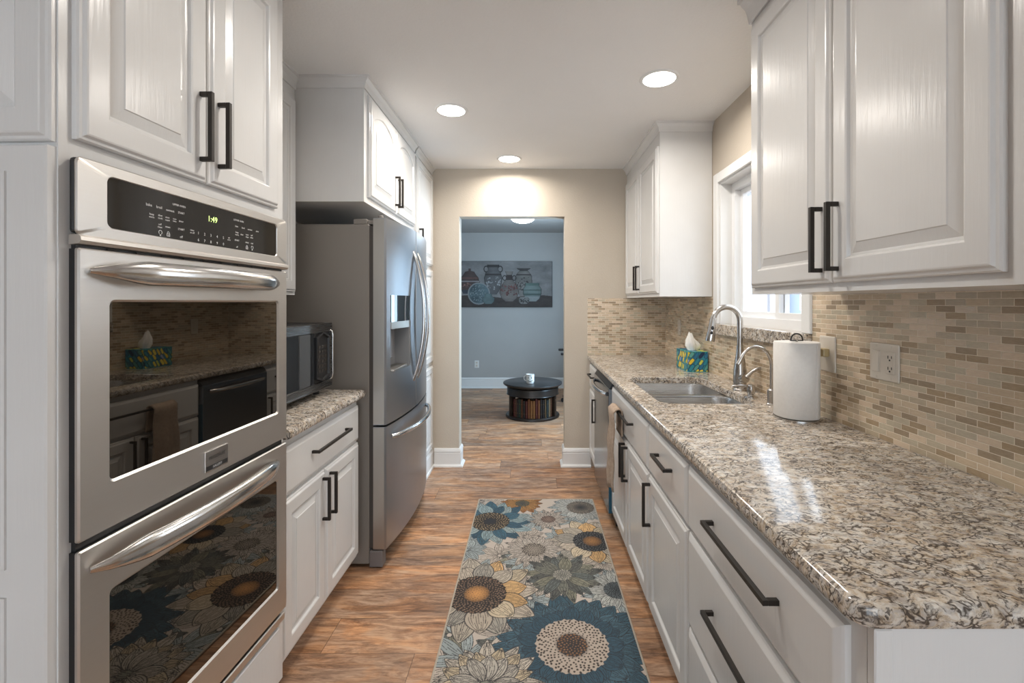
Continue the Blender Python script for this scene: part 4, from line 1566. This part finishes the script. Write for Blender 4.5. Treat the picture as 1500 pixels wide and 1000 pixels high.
t = plate_r('outlet', 'almond wall plate with a toggle dimmer behind the paper towel roll', 1.652, 1.742, 1.090, 1.222, 'single', cat='switch')
b = B()
b.box(xs - 0.022, xs + 0.001, 1.682, 1.712, 1.146, 1.176, 0.004, 2)
b.build('knob', 'amber', t)
t = plate_r('outlet', 'small almond outlet plate on the backsplash beyond the tissue box', 3.36, 3.43, 1.105, 1.220, 'single')
B().box(xs - 0.002, xs + 0.001, 3.378, 3.412, 1.128, 1.197, 0.001, 1).build('receptacle', 'plate', t)
t = thing('outlet', 'white electrical outlet low on the far grey wall', 'outlet', (-0.857, YF, 0.376))
B().box(-0.892, -0.822, YF - 0.007, YF + 0.001, 0.318, 0.434, 0.003, 2).build('plate', 'whiteplate', t)
b = B()
for zc in (0.352, 0.400):
    b.lathe([(0.016, 0)], (0, 0, 0), 3, False, False) if False else None
    b.box(-0.873, -0.841, YF - 0.0095, YF - 0.006, zc - 0.015, zc + 0.015, 0.005, 2)
b.build('receptacle', 'plate', t)

# ================================================================== RUG
RX0, RX1, RYN, RYF = -0.358, 0.422, 0.74, 3.120


def paint_rug():
    step = 0.002
    nx = int(round((RX1 - RX0 - 0.012) / step)) + 1
    ny = int(round((RYF - RYN - 0.012) / step)) + 1
    xs_ = np.linspace(RX0 + 0.006, RX1 - 0.006, nx)
    ys_ = np.linspace(RYN + 0.006, RYF - 0.006, ny)
    X, Y = np.meshgrid(xs_, ys_)
    A = np.zeros((ny, nx, 3))
    A[:] = (0.50, 0.435, 0.38)
    rng = np.random.RandomState(5)
    rnd = random.Random(11)
    INK = np.array((0.028, 0.028, 0.032))

    def win_(cx, cy, r):
        i0, i1 = np.searchsorted(xs_, (cx - r, cx + r))
        j0, j1 = np.searchsorted(ys_, (cy - r, cy + r))
        return slice(max(j0, 0), j1), slice(max(i0, 0), i1)

    def petal(cx, cy, ang, r0, r1, hw, col, veins=5, ol=0.0028, peak=0.55, curve=0.0, tipw=0.0):
        sl = win_(cx, cy, r1 + 0.03)
        x, y = X[sl] - cx, Y[sl] - cy
        if x.size == 0:
            return
        ca, sa = math.cos(ang), math.sin(ang)
        t = (x * ca + y * sa - r0) / (r1 - r0)
        s = -x * sa + y * ca - curve * np.clip(t, 0, 1) ** 2 * (r1 - r0)
        tt = np.clip(t, 0, 1)
        p = math.log(0.5) / math.log(peak)
        w_ = hw * np.sin(PI * tt ** p) ** 0.78
        w_ = np.where((t > 0) & (t < 1), w_ + 0.18 * hw * (1 - tt), 0)
        ins = (np.abs(s) < w_)
        sub = A[sl]
        shade = 0.88 + 0.18 * tt
        var = rnd.uniform(0.9, 1.1)
        sub[ins] = (np.array(col)[None] * shade[ins][:, None] * var * 0.86)
        dd_ = (w_ - np.abs(s))
        ln = ins & (dd_ < ol)
        for k in range(veins):
            f = (k + 1) / (veins + 1) * 2 - 1
            vv = np.abs(s - f * w_ * (0.95 - 0.25 * tt)) < 0.00125
            brk = np.sin(tt * 9 + k * 2.1 + ang * 3) > -0.75
            ln |= ins & vv & brk & (tt < 0.93)
        sub[ln] = INK * 1.0 + sub[ln] * 0.10
        A[sl] = sub

    def disc(cx, cy, r, col, dot, n, core=None, core_r=0, ry=1.0):
        sl = win_(cx, cy, r + 0.02)
        x, y = X[sl] - cx, Y[sl] - cy
        if x.size == 0:
            return
        d = np.hypot(x, y / ry)
        ang = np.arctan2(y, x)
        rr = r * (1 + 0.018 * np.sin(ang * 23) + 0.015 * np.sin(ang * 41))
        sub = A[sl]
        sub[d < rr] = col
        if core is not None:
            m = np.clip(1 - (d / core_r), 0, 1)[..., None] ** 0.5
            m = m * (d < core_r)[..., None]
            sub[:] = sub * (1 - m) + np.array(core) * m
        A[sl] = sub
        for k in range(n):
            q = math.sqrt((k + 0.5) / n) * r * 0.97
            a = k * 2.399963 + rnd.uniform(-.05, .05)
            ex_, ey_ = cx + q * math.cos(a), cy + q * math.sin(a) * ry
            rr_ = 0.0021 + 0.0026 * (q / r)
            s2 = win_(ex_, ey_, rr_ + 0.004)
            xx, yy = X[s2] - ex_, Y[s2] - ey_
            if xx.size == 0:
                continue
            e = np.hypot(xx, yy)
            sb = A[s2]
            if core is not None and q < core_r * 0.9:
                sb[e < rr_ * 0.7] = INK
            else:
                sb[e < rr_] = np.array(dot) * rnd.uniform(0.75, 1.15)
            A[s2] = sb

    def flower(cx, cy, n, r0, r1, hw, cols, veins=5, rings=2, jit=0.12, peak=0.5, a0=None, ol=0.0028):
        a0 = rnd.uniform(0, 2 * PI) if a0 is None else a0
        for ring_ in range(rings):
            order = list(range(n))
            rnd.shuffle(order)
            for k in order:
                a = a0 + (k + 0.5 * ring_) * 2 * PI / n + rnd.uniform(-jit, jit) * 0.5
                L = r1 * (1.0 - 0.16 * ring_) * rnd.uniform(0.88, 1.04)
                c = cols[(k * 3 + ring_) % len(cols)]
                petal(cx, cy, a, r0, L, hw * rnd.uniform(0.85, 1.1), c, veins, ol, peak, rnd.uniform(-.12, .12))

    BLUE = [(0.060, 0.120, 0.160), (0.075, 0.140, 0.182), (0.050, 0.100, 0.138)]
    MIXB = [(0.065, 0.145, 0.20), (0.30, 0.40, 0.42), (0.055, 0.12, 0.17), (0.36, 0.44, 0.44)]
    PALE = [(0.38, 0.43, 0.43), (0.50, 0.51, 0.48), (0.28, 0.36, 0.38)]
    CREAM = [(0.56, 0.49, 0.42), (0.52, 0.46, 0.40), (0.60, 0.52, 0.44)]
    SUN = [(0.56, 0.48, 0.39), (0.66, 0.42, 0.20), (0.40, 0.37, 0.32), (0.60, 0.50, 0.36), (0.50, 0.44, 0.36)]
    SAGE = [(0.14, 0.145, 0.13), (0.24, 0.24, 0.20), (0.17, 0.19, 0.18), (0.30, 0.29, 0.22)]
    RUST = [(0.36, 0.16, 0.055), (0.42, 0.22, 0.08), (0.25, 0.14, 0.07)]
    # scattered underlying leaves
    for k in range(60):
        cx, cy = rnd.uniform(RX0, RX1), rnd.uniform(RYN, RYF)
        flower(cx, cy, rnd.choice((7, 9, 11)), 0.01, rnd.uniform(0.10, 0.17), 0.026, rnd.choice((PALE, SAGE, CREAM, CREAM, PALE)), 4, 1)
    # far to near
    flower(-0.058, 3.050, 13, 0.03, 0.150, 0.024, RUST, 4, 2)
    disc(-0.058, 3.050, 0.048, (0.05, 0.06, 0.065), (0.18, 0.13, 0.06), 60)
    flower(0.322, 2.990, 15, 0.06, 0.215, 0.030, PALE, 5, 2)
    disc(0.322, 2.990, 0.090, (0.20, 0.17, 0.14), (0.07, 0.07, 0.07), 190, (0.03, 0.035, 0.04), 0.055)
    flower(0.106, 2.828, 14, 0.02, 0.135, 0.015, CREAM, 3, 2)
    disc(0.106, 2.828, 0.045, (0.24, 0.17, 0.14), (0.05, 0.04, 0.04), 60)
    flower(-0.250, 2.800, 15, 0.08, 0.275, 0.040, MIXB, 6, 2)
    disc(-0.250, 2.800, 0.118, (0.040, 0.036, 0.033), (0.36, 0.27, 0.16), 170, (0.03, 0.035, 0.045), 0.045)
    flower(0.343, 2.568, 10, 0.07, 0.265, 0.052, SUN, 7, 2, peak=0.5, ol=0.0048)
    disc(0.343, 2.568, 0.108, (0.028, 0.030, 0.034), (0.13, 0.13, 0.13), 150, (0.36, 0.18, 0.07), 0.055)
    flower(0.015, 2.480, 14, 0.03, 0.180, 0.022, CREAM, 4, 2)
    disc(0.015, 2.480, 0.066, (0.30, 0.26, 0.22), (0.05, 0.045, 0.04), 120)
    flower(0.400, 2.130, 15, 0.04, 0.190, 0.026, PALE, 5, 2)
    disc(0.400, 2.130, 0.062, (0.040, 0.045, 0.050), (0.11, 0.13, 0.14), 130)
    flower(0.160, 1.790, 21, 0.12, 0.335, 0.042, BLUE, 8, 3, ol=0.0036)
    disc(0.160, 1.790, 0.142, (0.44, 0.37, 0.31), (0.05, 0.04, 0.035), 300, (0.035, 0.030, 0.028), 0.070)
    disc(0.160, 1.790, 0.060, (0.045, 0.040, 0.040), (0.24, 0.13, 0.07), 70)
    flower(0.154, 2.250, 13, 0.03, 0.215, 0.030, SAGE, 8, 2, peak=0.45)
    disc(0.154, 2.250, 0.046, (0.14, 0.14, 0.13), (0.35, 0.33, 0.28), 60)
    flower(-0.250, 2.105, 11, 0.09, 0.310, 0.052, SUN, 9, 2, peak=0.5, a0=0.05, ol=0.0055)
    disc(-0.250, 2.105, 0.135, (0.035, 0.030, 0.028), (0.21, 0.14, 0.10), 330, (0.60, 0.30, 0.11), 0.060)
    flower(-0.160, 1.600, 13, 0.02, 0.215, 0.034, [(0.56, 0.50, 0.42), (0.56, 0.46, 0.32), (0.50, 0.46, 0.40)], 7, 3, ol=0.0042)
    # the part nearer than the picture's lower edge (seen mirrored in the oven door)
    flower(0.33, 1.42, 13, 0.04, 0.20, 0.030, PALE, 5, 2)
    disc(0.33, 1.42, 0.06, (0.04, 0.04, 0.045), (0.2, 0.14, 0.1), 120)
    flower(-0.25, 1.28, 12, 0.07, 0.26, 0.046, SUN, 6, 2)
    disc(-0.25, 1.28, 0.11, (0.035, 0.030, 0.028), (0.30, 0.17, 0.08), 260, (0.50, 0.24, 0.07), 0.05)
    flower(0.12, 1.12, 19, 0.10, 0.28, 0.038, BLUE, 6, 2)
    disc(0.12, 1.12, 0.12, (0.30, 0.25, 0.21), (0.05, 0.04, 0.035), 240, (0.035, 0.030, 0.028), 0.060)
    flower(-0.22, 0.90, 13, 0.03, 0.19, 0.030, SAGE, 6, 2)
    flower(0.30, 0.82, 13, 0.03, 0.19, 0.030, CREAM, 6, 2)
    return A, nx, ny


rug_arr, _, _ = paint_rug()
rg = thing('runner_rug', 'long floral runner rug with blue and cream sunflowers', 'rug', (0.03, 1.93, 0))
painted_grid('pile', rug_arr, (RX0 + 0.006, RYN + 0.006, 0.0075), (RX1 - RX0 - 0.012, 0, 0), (0, RYF - RYN - 0.012, 0), 'paint_print', rg)
b = B()
for (p, q, r_, s_) in ((RX0, RX0 + 0.009, RYN, RYF), (RX1 - 0.009, RX1, RYN, RYF), (RX0 + 0.009, RX1 - 0.009, RYN, RYN + 0.009), (RX0 + 0.009, RX1 - 0.009, RYF - 0.009, RYF)):
    b.box(p, q, r_, s_, 0.0, 0.0085, 0.002, 1)
b.build('binding', 'rugedge', rg)
B().box(RX0 + 0.006, RX1 - 0.006, RYN + 0.006, RYF - 0.006, 0.0, 0.006).build('backing', 'rugedge', rg)


# ================================================================== FAR ROOM
def paint_art():
    nx, ny = 380, 180
    W_, H_ = 1.54, 0.72
    U, V = np.meshgrid(np.linspace(0, W_, nx), np.linspace(0, H_, ny))
    rng = np.random.RandomState(2)

    def sm(shape, k):
        a = rng.rand(*shape)
        yi = np.linspace(0, shape[0] - 1.001, ny)
        xi = np.linspace(0, shape[1] - 1.001, nx)
        y0, x0 = yi.astype(int), xi.astype(int)
        fy, fx_ = (yi - y0)[:, None], (xi - x0)[None]
        return (a[y0][:, x0] * (1 - fy) * (1 - fx_) + a[y0 + 1][:, x0] * fy * (1 - fx_) + a[y0][:, x0 + 1] * (1 - fy) * fx_ + a[y0 + 1][:, x0 + 1] * fy * fx_) * k
    tex = sm((9, 16), 0.5) + sm((20, 14), 0.3) + sm((60, 60), 0.2)
    A = (np.array((0.19, 0.185, 0.185))[None, None] * (0.55 + 0.9 * tex[..., None]))
    fl = V < 0.17 + 0.02 * np.sin(U * 6)
    A[fl] = (np.array((0.055, 0.040, 0.035)) * (0.4 + 1.3 * tex[fl][:, None]))

    def pot(cx, z0, prof, col, bands=(), spots=None, seed=0):
        """prof: list of (height, halfwidth)"""
        hs = np.array([p[0] for p in prof]) + z0
        ws = np.array([p[1] for p in prof])
        w_ = np.interp(V, hs, ws, left=0, right=0)
        m = (np.abs(U - cx) < w_) & (V >= hs[0]) & (V <= hs[-1])
        s = np.clip((U - cx) / np.maximum(w_, 1e-4), -1, 1)
        body = np.array(col)[None, None] * (0.55 + 0.8 * tex[..., None]) * (1 - 0.25 * s[..., None] ** 2)
        for (b0, b1, bc_) in bands:
            mm = (V > z0 + b0) & (V < z0 + b1)
            body[mm] = np.array(bc_) * (0.6 + 0.8 * tex[mm][:, None])
        if spots:
            r2 = np.random.RandomState(seed)
            lo, hi, sc_, n = spots
            for _ in range(n):
                a, b_ = cx + r2.uniform(-1, 1) * ws.max() * 0.8, z0 + r2.uniform(lo, hi)
                mm = np.hypot(U - a, V - b_) < r2.uniform(0.006, 0.016)
                body[mm] = np.array(sc_) * r2.uniform(0.6, 1.2)
        edge = m & (np.abs(s) > 0.93)
        A[m] = body[m]
        A[edge] *= 0.45

    def handle_(cx, cz, r, w_, col, sy=1.0):
        e = np.hypot(U - cx, (V - cz) / sy)
        A[(e < r) & (e > r - w_)] = col
    D = (0.035, 0.030, 0.030)
    handle_(0.500, 0.60, 0.042, 0.014, D, 1.3)
    handle_(0.720, 0.60, 0.042, 0.014, D, 1.3)
    pot(0.610, 0.20, [(0, .05), (.05, .09), (.16, .13), (.26, .145), (.34, .12), (.38, .085), (.43, .08), (.455, .095), (.47, .095)], (0.11, 0.11, 0.115),
        [(.30, .33, (0.05, 0.04, 0.04)), (.43, .47, (0.045, 0.04, 0.04))], (.08, .28, (0.26, 0.27, 0.28), 40), 1)
    pot(1.090, 0.17, [(0, .06), (.1, .10), (.22, .135), (.32, .13), (.38, .09), (.41, .06), (.43, .10), (.445, .11)], (0.17, 0.16, 0.145),
        [(.33, .35, (0.05, 0.04, 0.04)), (.40, .445, (0.05, 0.045, 0.045))], (.10, .30, (0.07, 0.065, 0.06), 40), 2)
    pot(0.240, 0.21, [(0, .10), (.1, .15), (.20, .165), (.205, .15), (.26, .135), (.30, .10), (.35, .07), (.36, .02), (.40, .018)], (0.10, 0.055, 0.05),
        [(.185, .205, (0.24, 0.22, 0.22)), (.24, .26, (0.17, 0.06, 0.045)), (.0, .06, (0.035, 0.05, 0.075))], (.06, .17, (0.26, 0.10, 0.07), 26), 3)
    pot(1.225, 0.09, [(0, .06), (.04, .11), (.12, .145), (.20, .145), (.25, .11), (.29, .11)], (0.13, 0.20, 0.19),
        [(.10, .125, (0.05, 0.10, 0.09)), (.17, .19, (0.06, 0.11, 0.10)), (.25, .29, (0.07, 0.15, 0.13)), (.0, .08, (0.20, 0.24, 0.24))])
    e = np.hypot(U - 0.385, (V - 0.215) / 1.0)
    A[e < 0.175] = (0.20, 0.23, 0.24)
    ee = e < 0.155
    A[ee] = np.array((0.055, 0.105, 0.125)) * (0.3 + 1.8 * tex[ee][:, None])
    r2 = np.random.RandomState(9)
    for k in range(60):
        a, q = r2.uniform(0, 2 * PI), 0.14 * math.sqrt(r2.rand())
        mm = np.hypot(U - 0.385 - q * math.cos(a), V - 0.215 - q * math.sin(a)) < 0.008
        A[mm] = (0.17, 0.24, 0.26)
    handle_(0.790, 0.46, 0.036, 0.012, D, 1.2)
    handle_(0.940, 0.46, 0.036, 0.012, D, 1.2)
    pot(0.862, 0.09, [(0, .06), (.05, .12), (.14, .155), (.22, .14), (.30, .09), (.34, .055), (.42, .045), (.46, .06), (.475, .065)], (0.17, 0.145, 0.13),
        [(.34, .42, (0.045, 0.03, 0.03))], (.10, .27, (0.16, 0.04, 0.035), 44), 5)
    pot(0.535, 0.05, [(0, .05), (.04, .09), (.09, .10), (.12, .06), (.16, .05)], (0.09, 0.17, 0.18))
    pot(1.095, 0.05, [(0, .05), (.03, .08), (.08, .085), (.11, .06)], (0.20, 0.20, 0.19), (), (.01, .09, (0.05, 0.05, 0.05), 14), 7)
    A[:, :2] *= 0.4
    A[:, -2:] *= 0.4
    g_ = A.mean(axis=2, keepdims=True)
    return (g_ + (A - g_) * 0.6) * 0.95


AX0, AX1, AZ0, AZ1 = -1.205, 0.334, 1.272, 1.992
art = thing('canvas_painting', 'wide canvas painting of clay jars and plates on the grey wall', 'painting', ((AX0 + AX1) / 2, YF, AZ0))
B().box(AX0, AX1, YF - 0.036, YF - 0.001, AZ0, AZ1, 0.002, 1).build('stretcher', plain('dark_canvas_edge', (0.05, 0.05, 0.055), 0.8), art)
painted_grid('picture', paint_art(), (AX0 + 0.002, YF - 0.0365, AZ0 + 0.002), (AX1 - AX0 - 0.004, 0, 0), (0, 0, AZ1 - AZ0 - 0.004), 'canvas', art)

# round table with shelf of books
tx, ty, RT = 0.018, 5.46, 0.352
rt = thing('round_coffee_table', 'round dark wood drum coffee table with a ring of books inside', 'coffee table', (tx, ty, 0))
TZ = 0.405
B().lathe([(RT - 0.045, TZ - 0.045), (RT - 0.03, TZ - 0.040), (RT - 0.004, TZ - 0.022), (RT, TZ - 0.014), (RT - 0.003, TZ - 0.004), (RT - 0.012, TZ), (0.001, TZ)], (tx, ty, 0), 56).build('tabletop', 'tabletop', rt, True)
B().lathe([(0.300, 0.262), (0.312, 0.268), (0.306, 0.280), (0.306, 0.338), (0.300, 0.349), (0.001, 0.349), (0.001, 0.262)], (tx, ty, 0), 56, False, False).build('apron', 'tablewood', rt, True)
B().lathe([(0.318, 0.0), (0.322, 0.008), (0.318, 0.024), (0.310, 0.030), (0.001, 0.030)], (tx, ty, 0), 56).build('base', 'tablewood', rt, True)
B().lathe([(0.17, 0.030), (0.17, 0.262)], (tx, ty, 0), 40).build('core', 'tablewood', rt, True)
for k in range(3):
    a = math.radians(-30 + 120 * k)
    b = B()
    c = Vector((tx + 0.292 * math.cos(a), ty + 0.292 * math.sin(a), 0))
    n_ = Vector((math.cos(a), math.sin(a), 0))
    s_ = Vector((-n_.y, n_.x, 0))
    L_ = [[c + n_ * p + s_ * q + Vector((0, 0, z)) for p, q in ((-0.05, -0.020), (0.014, -0.020), (0.017, 0), (0.014, 0.020), (-0.05, 0.020))] for z in (0.030, 0.262)]
    b.loft(L_).build('post', 'tablewood', rt)
bookcols = [('brown leather', (0.10, 0.035, 0.015)), ('orange-brown leather', (0.28, 0.12, 0.035)), ('dark green cloth', (0.02, 0.05, 0.035)), ('dark red cloth', (0.10, 0.015, 0.015)),
            ('tan leather', (0.26, 0.19, 0.11)), ('black cloth', (0.015, 0.015, 0.018)), ('rust brown leather', (0.20, 0.07, 0.025)), ('dark teal cloth', (0.02, 0.05, 0.06))]
seq = [3, 0, 5, 2, 0, 5, 3, 6, 1, 1, 3, 6, 5, 5, 4, 7, 4, 0]
bm_mats = [plain('book_cover_' + c[0].replace(' ', '_').replace('-', '_'), tuple(0.6 * q for q in c[1]), 0.5) for c in bookcols]
angs = np.linspace(-90 - 50.5, -90 + 50.5, len(seq))
pos_words = ['leftmost', 'second from left', 'third from left', 'fourth from left', 'fifth from left', 'sixth from left', 'seventh from left', 'eighth from left', 'ninth from left',
             'ninth from right', 'eighth from right', 'seventh from right', 'sixth from right', 'fifth from right', 'fourth from right', 'third from right', 'second from right', 'rightmost']
random.seed(3)
cnt = 0
for k, (ci, ad) in enumerate(zip(seq, angs)):
    a = math.radians(ad)
    n_ = Vector((math.cos(a), math.sin(a), 0))
    s_ = Vector((-n_.y, n_.x, 0))
    lean = 0.004 if k == 14 else 0.0
    hgt = random.uniform(0.195, 0.222)
    th_ = 0.0125 if k != 14 else 0.006
    c = Vector((tx, ty, 0))
    b = B()
    L_ = []
    for z, ln_ in ((0.0305, 0), (0.0305 + hgt, -lean)):
        L_.append([c + n_ * r + s_ * (q + ln_) + Vector((0, 0, z)) for r, q in ((0.205, -th_ * 0.6), (0.276, -th_), (0.281, -th_ * 0.6), (0.282, 0), (0.281, th_ * 0.6), (0.276, th_), (0.205, th_ * 0.6))])
    b.loft(L_)
    bk = b.build('book', bm_mats[ci], None)
    tag(bk, '%s book in the round table shelf, %s' % (bookcols[ci][0], pos_words[k]), 'book', 'books inside the round coffee table')
    b = B()
    for z in (0.080, 0.185):
        off = -lean * (z - 0.03) / hgt
        p = c + n_ * 0.2825 + s_ * off
        L_ = [[p + s_ * (q * th_ * 0.62) + n_ * dn + Vector((0, 0, z + dz)) for dn, dz in ((-0.003, -0.0015), (0.0006, -0.0015), (0.0006, 0.0015), (-0.003, 0.0015))] for q in (-1, 1)]
        b.loft(L_)
    b.build('gilt_band', plain('gilt', (0.20, 0.13, 0.06), 0.35, 0.6) if k == 0 else bpy.data.materials['gilt'], bk)

mg = thing('mug', 'white mug with a smiling face print on the round table', 'mug', (-0.01, 5.36, TZ))
mx, my = -0.012, 5.33
MR = 0.048
B().lathe([(MR * 0.8, 0.001), (MR * 0.86, 0.004), (MR, 0.03), (MR, 0.108), (MR - 0.004, 0.108), (MR - 0.004, 0.03), (MR * 0.75, 0.008), (0.001, 0.008)], (mx, my, TZ), 32).build('cup', 'mug', mg, True, 50)
b = B()


def onmug(a, z):
    return Vector((mx + (MR + 0.0006) * math.sin(a), my - (MR + 0.0006) * math.cos(a), TZ + z))


for a in (-0.38, 0.38):
    b.tube([onmug(a, 0.064), onmug(a, 0.080)], 0.004, 8)
b.tube([onmug(a, 0.050 - 0.020 * math.cos(a * 2.0)) for a in np.linspace(-0.62, 0.62, 9)], 0.003, 6)
b.tube([onmug(a, 0.092 + 0.006 * math.cos(a * 3)) for a in np.linspace(-0.5, 0.5, 9)], 0.0022, 6)
b.build('face_print', 'mugprint', mg)
B().arc_tube([(mx - MR + 0.002 - 0.026 * math.sin(t_), my + 0.012, TZ + 0.06 + 0.03 * math.cos(t_)) for t_ in np.linspace(0.05, PI - 0.05, 11)], 0.005, 8).build('handle', 'mug', mg, True, 60)

# office chair mostly hidden behind the right door jamb
ch = thing('office_chair', 'black office chair mostly hidden behind the right doorway edge', 'chair', (0.74, 6.2, 0))
cx, cy = 0.74, 6.20
b = B()
b.box(cx - 0.25, cx + 0.25, cy - 0.24, cy + 0.24, 0.44, 0.52, 0.03, 3)
b.build('seat', 'mesh', ch, True)
b = B()
b.box(cx + 0.20, cx + 0.26, cy - 0.22, cy + 0.22, 0.58, 1.05, 0.025, 3)
b.box(cx + 0.23, cx + 0.255, cy - 0.03, cy + 0.03, 0.45, 0.62)
b.build('backrest', 'mesh', ch, True)
for sy in (-1, 1):
    b = B()
    b.box(cx - 0.355, cx + 0.02, cy + sy * 0.27 - 0.03, cy + sy * 0.27 + 0.03, 0.665, 0.695, 0.010, 2)
    b.tube([(cx - 0.08, cy + sy * 0.27, 0.67), (cx - 0.06, cy + sy * 0.27, 0.50), (cx - 0.04, cy + sy * 0.2, 0.47)], 0.014, 10)
    b.build('armrest', 'black', ch, True, 50)
B().tube([(cx, cy, 0.10), (cx, cy, 0.45)], 0.03, 16).build('post', 'black', ch, True)
for k in range(5):
    a = math.radians(180 + 72 * k)
    e_ = (cx + 0.31 * math.cos(a), cy + 0.31 * math.sin(a))
    b = B()
    b.tube([(cx, cy, 0.115), (e_[0], e_[1], 0.075)], [0.026, 0.016], 10)
    lg = b.build('leg', 'black', ch, True, 50)
    B().tube([(e_[0] - 0.012 * math.sin(a), e_[1] + 0.012 * math.cos(a), 0.028), (e_[0] + 0.012 * math.sin(a), e_[1] - 0.012 * math.cos(a), 0.028)], 0.027, 14).build('caster', 'black', lg, True)
